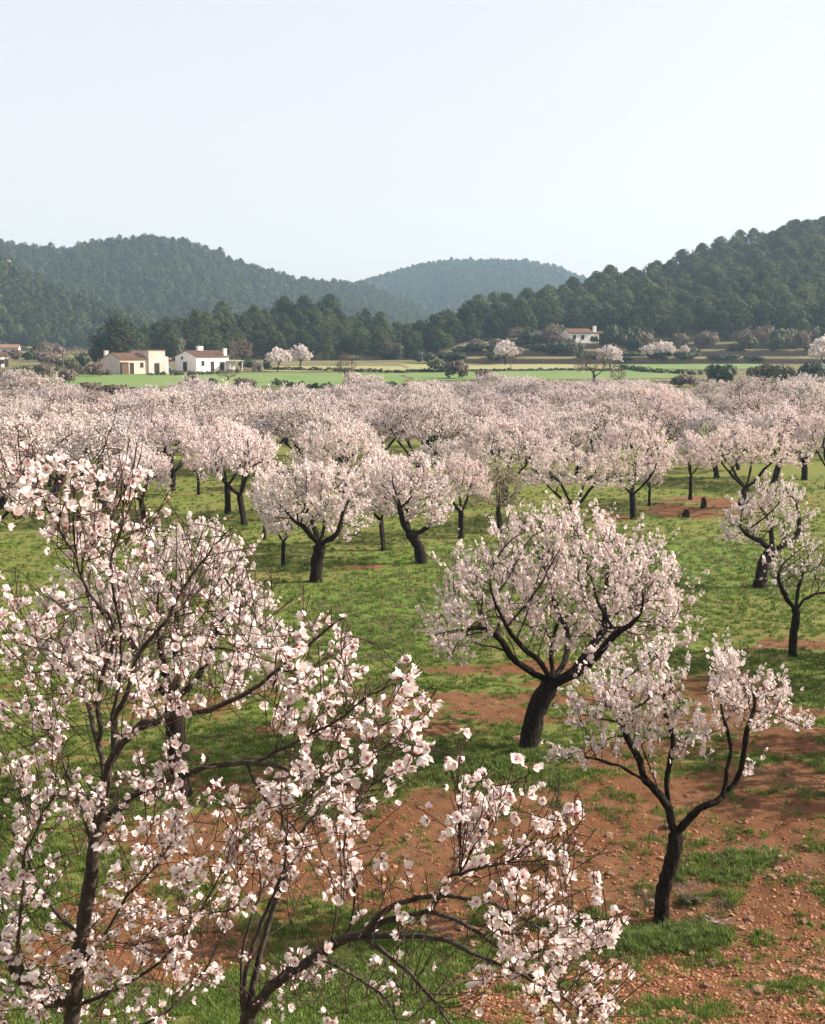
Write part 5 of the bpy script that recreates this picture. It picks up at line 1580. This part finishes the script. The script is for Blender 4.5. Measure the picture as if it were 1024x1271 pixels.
ST = [stone_mesh('stone', 400 + i) for i in range(7)]; PB = [stone_mesh('pebble', 410 + i, 'pebble') for i in range(4)]; CL = [stone_mesh('clod', 420 + i, 'clod') for i in range(3)]
for px, py, wp, lb in [(735, 1127, 13, 'rounded tan stone lying on grass right of the near arching branch'), (998, 1143, 14, 'pinkish angular stone at the right edge below the young tree'), (829, 1167, 15, 'flat tan stone in the lush weeds at the foot of the young tree'),
                       (813, 1172, 11, 'smaller tan stone left of the flat one at the young tree\'s foot'), (859, 1184, 14, 'reddish stone below the lush weeds under the young tree'), (860, 1083, 10, 'pale stone in the short grass right of the young trunk'),
                       (785, 1078, 9, 'small reddish stone left of the young trunk'), (898, 1083, 8, 'pale stone farther right of the young trunk in grass'), (998, 1088, 10, 'tan stone on the green strip near the right edge'),
                       (943, 1234, 11, 'tan stone on the bare soil at the bottom right'), (963, 1232, 8, 'smaller tan stone beside the one at the bottom right'), (826, 1196, 10, 'reddish stone at the edge of the stony soil'), (985, 1208, 11, 'low reddish stone near the right edge on stony soil'),
                       (540, 1153, 14, 'large flat stone half hidden under the arching branch'), (785, 1165, 9, 'brownish stone left of the young tree\'s foot'), (648, 919, 22, 'long flat pale stone beside the foot of the big leaning tree'), (680, 921, 8, 'small pale stone right of the big leaning trunk')]:
    p = ground(px, py); s = wp / 1500 * p[1] / 2
    o = link('stone', ST[int(rg.integers(0, 7))], loc=(p[0], p[1], float(micro(p[0], p[1])) + s * .22), rz=float(rg.uniform(0, 3))); o.scale = (s * (1.2 if wp > 20 else 1), s, s * .8)
    tag(o, lb, 'stone')
n = 230; k = 0
while k < n:
    if rg.random() < .7: px, py = rg.uniform(540, 1040), rg.uniform(1050, 1290)
    else: px, py = rg.uniform(180, 1040), rg.uniform(1000, 1130)
    p = ground(px, py)
    s = float(rg.uniform(.025, .080) * (1 if rg.random() < .85 else 1.4)); k += 1
    o = link('stone', ST[int(rg.integers(0, 7))], loc=(p[0], p[1], float(micro(p[0], p[1])) + s * .15), rz=float(rg.uniform(0, 3))); o.scale = (s, s, s * float(rg.uniform(.6, .95))); o.rotation_euler[0] = float(rg.normal(0, .25))
    tag(o, 'small reddish-tan stone strewn over the red soil and thin grass in the right foreground', 'stone', 'small stones strewn over the foreground soil')
x, y = ground_pts(60000, 11, 34, rg, 1.9); s = soilmask(x, y)
right = sstep(.02, .15, x / y + .02 + .1 * fbm(x, y, 33, 2)) * sstep(21, 15, y)
keep = rg.uniform(0, 1, len(x)) < (.10 + .5 * right) * np.clip(s * .9 + .12 * right, 0, 1); x, y = x[keep], y[keep]
sz = rg.uniform(.008, .038, len(x)) ** 1.0 * rg.uniform(.5, 1.2, len(x))
o = instancer('gravel', np.stack([x, y, micro(x, y) + sz * .1], 1), np.stack([rg.normal(0, .4, len(x)), rg.normal(0, .4, len(x)), rg.uniform(0, 6.28, len(x))], 1), np.stack([sz, sz, sz * .8], 1), rg.integers(0, 4, len(x)), PB)
tag(o, 'fine reddish gravel scattered over the bare soil', 'gravel', kind='stuff')
x, y = ground_pts(50000, 11, 40, rg, 1.9); s = soilmask(x, y); keep = rg.uniform(0, 1, len(x)) < s * .55; x, y = x[keep], y[keep]
sz = rg.uniform(.010, .045, len(x)) * rg.uniform(.4, 1.1, len(x))
o = instancer('earth_clods', np.stack([x, y, micro(x, y)], 1), np.stack([rg.normal(0, .4, len(x)), rg.normal(0, .4, len(x)), rg.uniform(0, 6.28, len(x))], 1), np.stack([sz, sz, sz * .7], 1), rg.integers(0, 3, len(x)), CL)
tag(o, 'crumbly clods of red earth on the bare soil', 'soil clods', kind='stuff')

# grey dead twigs and thorny low bushes at the young tree's foot
for px, py, w_, h_, kind, lb in [(800, 1128, 40, 24, 'brown', 'low grey dead bush left of the young trunk'), (858, 1120, 44, 26, 'olive', 'low grey-green bush right of the young trunk'), (895, 1140, 38, 26, 'brown', 'low thorny dry bush with bleached sticks right of the young tree'),
                                 (945, 972, 34, 16, 'brown', 'heap of grey dead twigs on the shaded soil behind the young tree')]:
    p = ground(px, py); tr, tw, bl = bare_p[0]; s = w_ / 1500 * p[1]
    o = empty('dead_bush', (p[0], p[1], float(micro(p[0], p[1])))); o.scale = (s / 4.3, s / 4.3, h_ / 1500 * p[1] / 4.0); o.rotation_euler[2] = px * .7
    tag(o, lb, 'bush'); link('twigs', tw, o)
    if kind == 'olive':
        c = link('foliage', shr_olive[0], o); c.scale = (1.6, 1.6, 1.4)
p = ground(893, 1146); V = []
parts = []
for k in range(9):
    a = rg.uniform(0, 6.28); q = np.array([0, 0, .02]); pts = [q]
    for j in range(3): q = q + [cos(a) * .06 + rg.normal(0, .02), sin(a) * .06 + rg.normal(0, .02), rg.uniform(.0, .06)]; pts.append(q)
    v, f = tube(pts, [.008, .006, .005, .003], 4); parts.append((v, f, 0))
o = link('dead_branch', mkmesh('dead_branch', parts, [M['concrete']]), loc=(p[0], p[1], float(micro(p[0], p[1])))); tag(o, 'bleached forked dead branch lying right of the young tree\'s foot', 'branch')
# tree stumps on the orange clearing
for px, py, h, r, lb in [(873, 631, .55, .13, 'taller upright tree stump on the orange soil clearing'), (851, 642, .35, .16, 'short slanting tree stump on the orange soil clearing')]:
    p = G(px, py); pts = [(0, 0, -.1), (.02, 0, h * .5), (.08 if h < .4 else .0, .02, h)]
    v, f = tube(pts, [r * 1.3, r, r * .75], 9, rg, .12); top = v[-9:]; v = np.vstack([v, top.mean(0)]); n0 = len(v) - 1
    o = link('tree_stump', mkmesh('tree_stump', [(v, f, 0), (v, [(n0 - 9 + i, n0 - 9 + (i + 1) % 9, n0) for i in range(9)], 0)], [M['bark']]), loc=tuple(p)); tag(o, lb, 'stump')
# slim stake with one blossom standing right of the young tree
p = G(941, 826); o = empty('sapling', tuple(p)); tag(o, 'slender leafless sapling with a single blossom left of the smallest tree', 'sapling')
v, f = tube([(0, 0, -.05), (.01, 0, .25), (.03, 0, .48)], [.008, .006, .004], 4); link('stem', mkmesh('stem', [(v, f, 0)], [M['twig']]), o)
b_ = link('blossom', FL_ME[1], o, loc=(.03, 0, .5)); b_.scale = (.045,) * 3; b_.rotation_euler = (1.2, 0, 0)

# ------------------------------------------------------------------ haze
hm = bpy.data.materials.new('haze'); hm.use_nodes = True; t = hm.node_tree
for n_ in list(t.nodes): t.nodes.remove(n_)
ho = t.nodes.new('ShaderNodeOutputMaterial'); pv = t.nodes.new('ShaderNodeVolumePrincipled')
pv.inputs['Color'].default_value = (.54, .77, 1.0, 1); pv.inputs['Density'].default_value = 0.00024; pv.inputs['Anisotropy'].default_value = 0.2
t.links.new(pv.outputs[0], ho.inputs['Volume'])
V, F = box(-2300, 2300, -300, 2350, -12, 190)
tag(link('haze', mkmesh('haze', [(V, F, 0)], [hm])), kind='stuff')
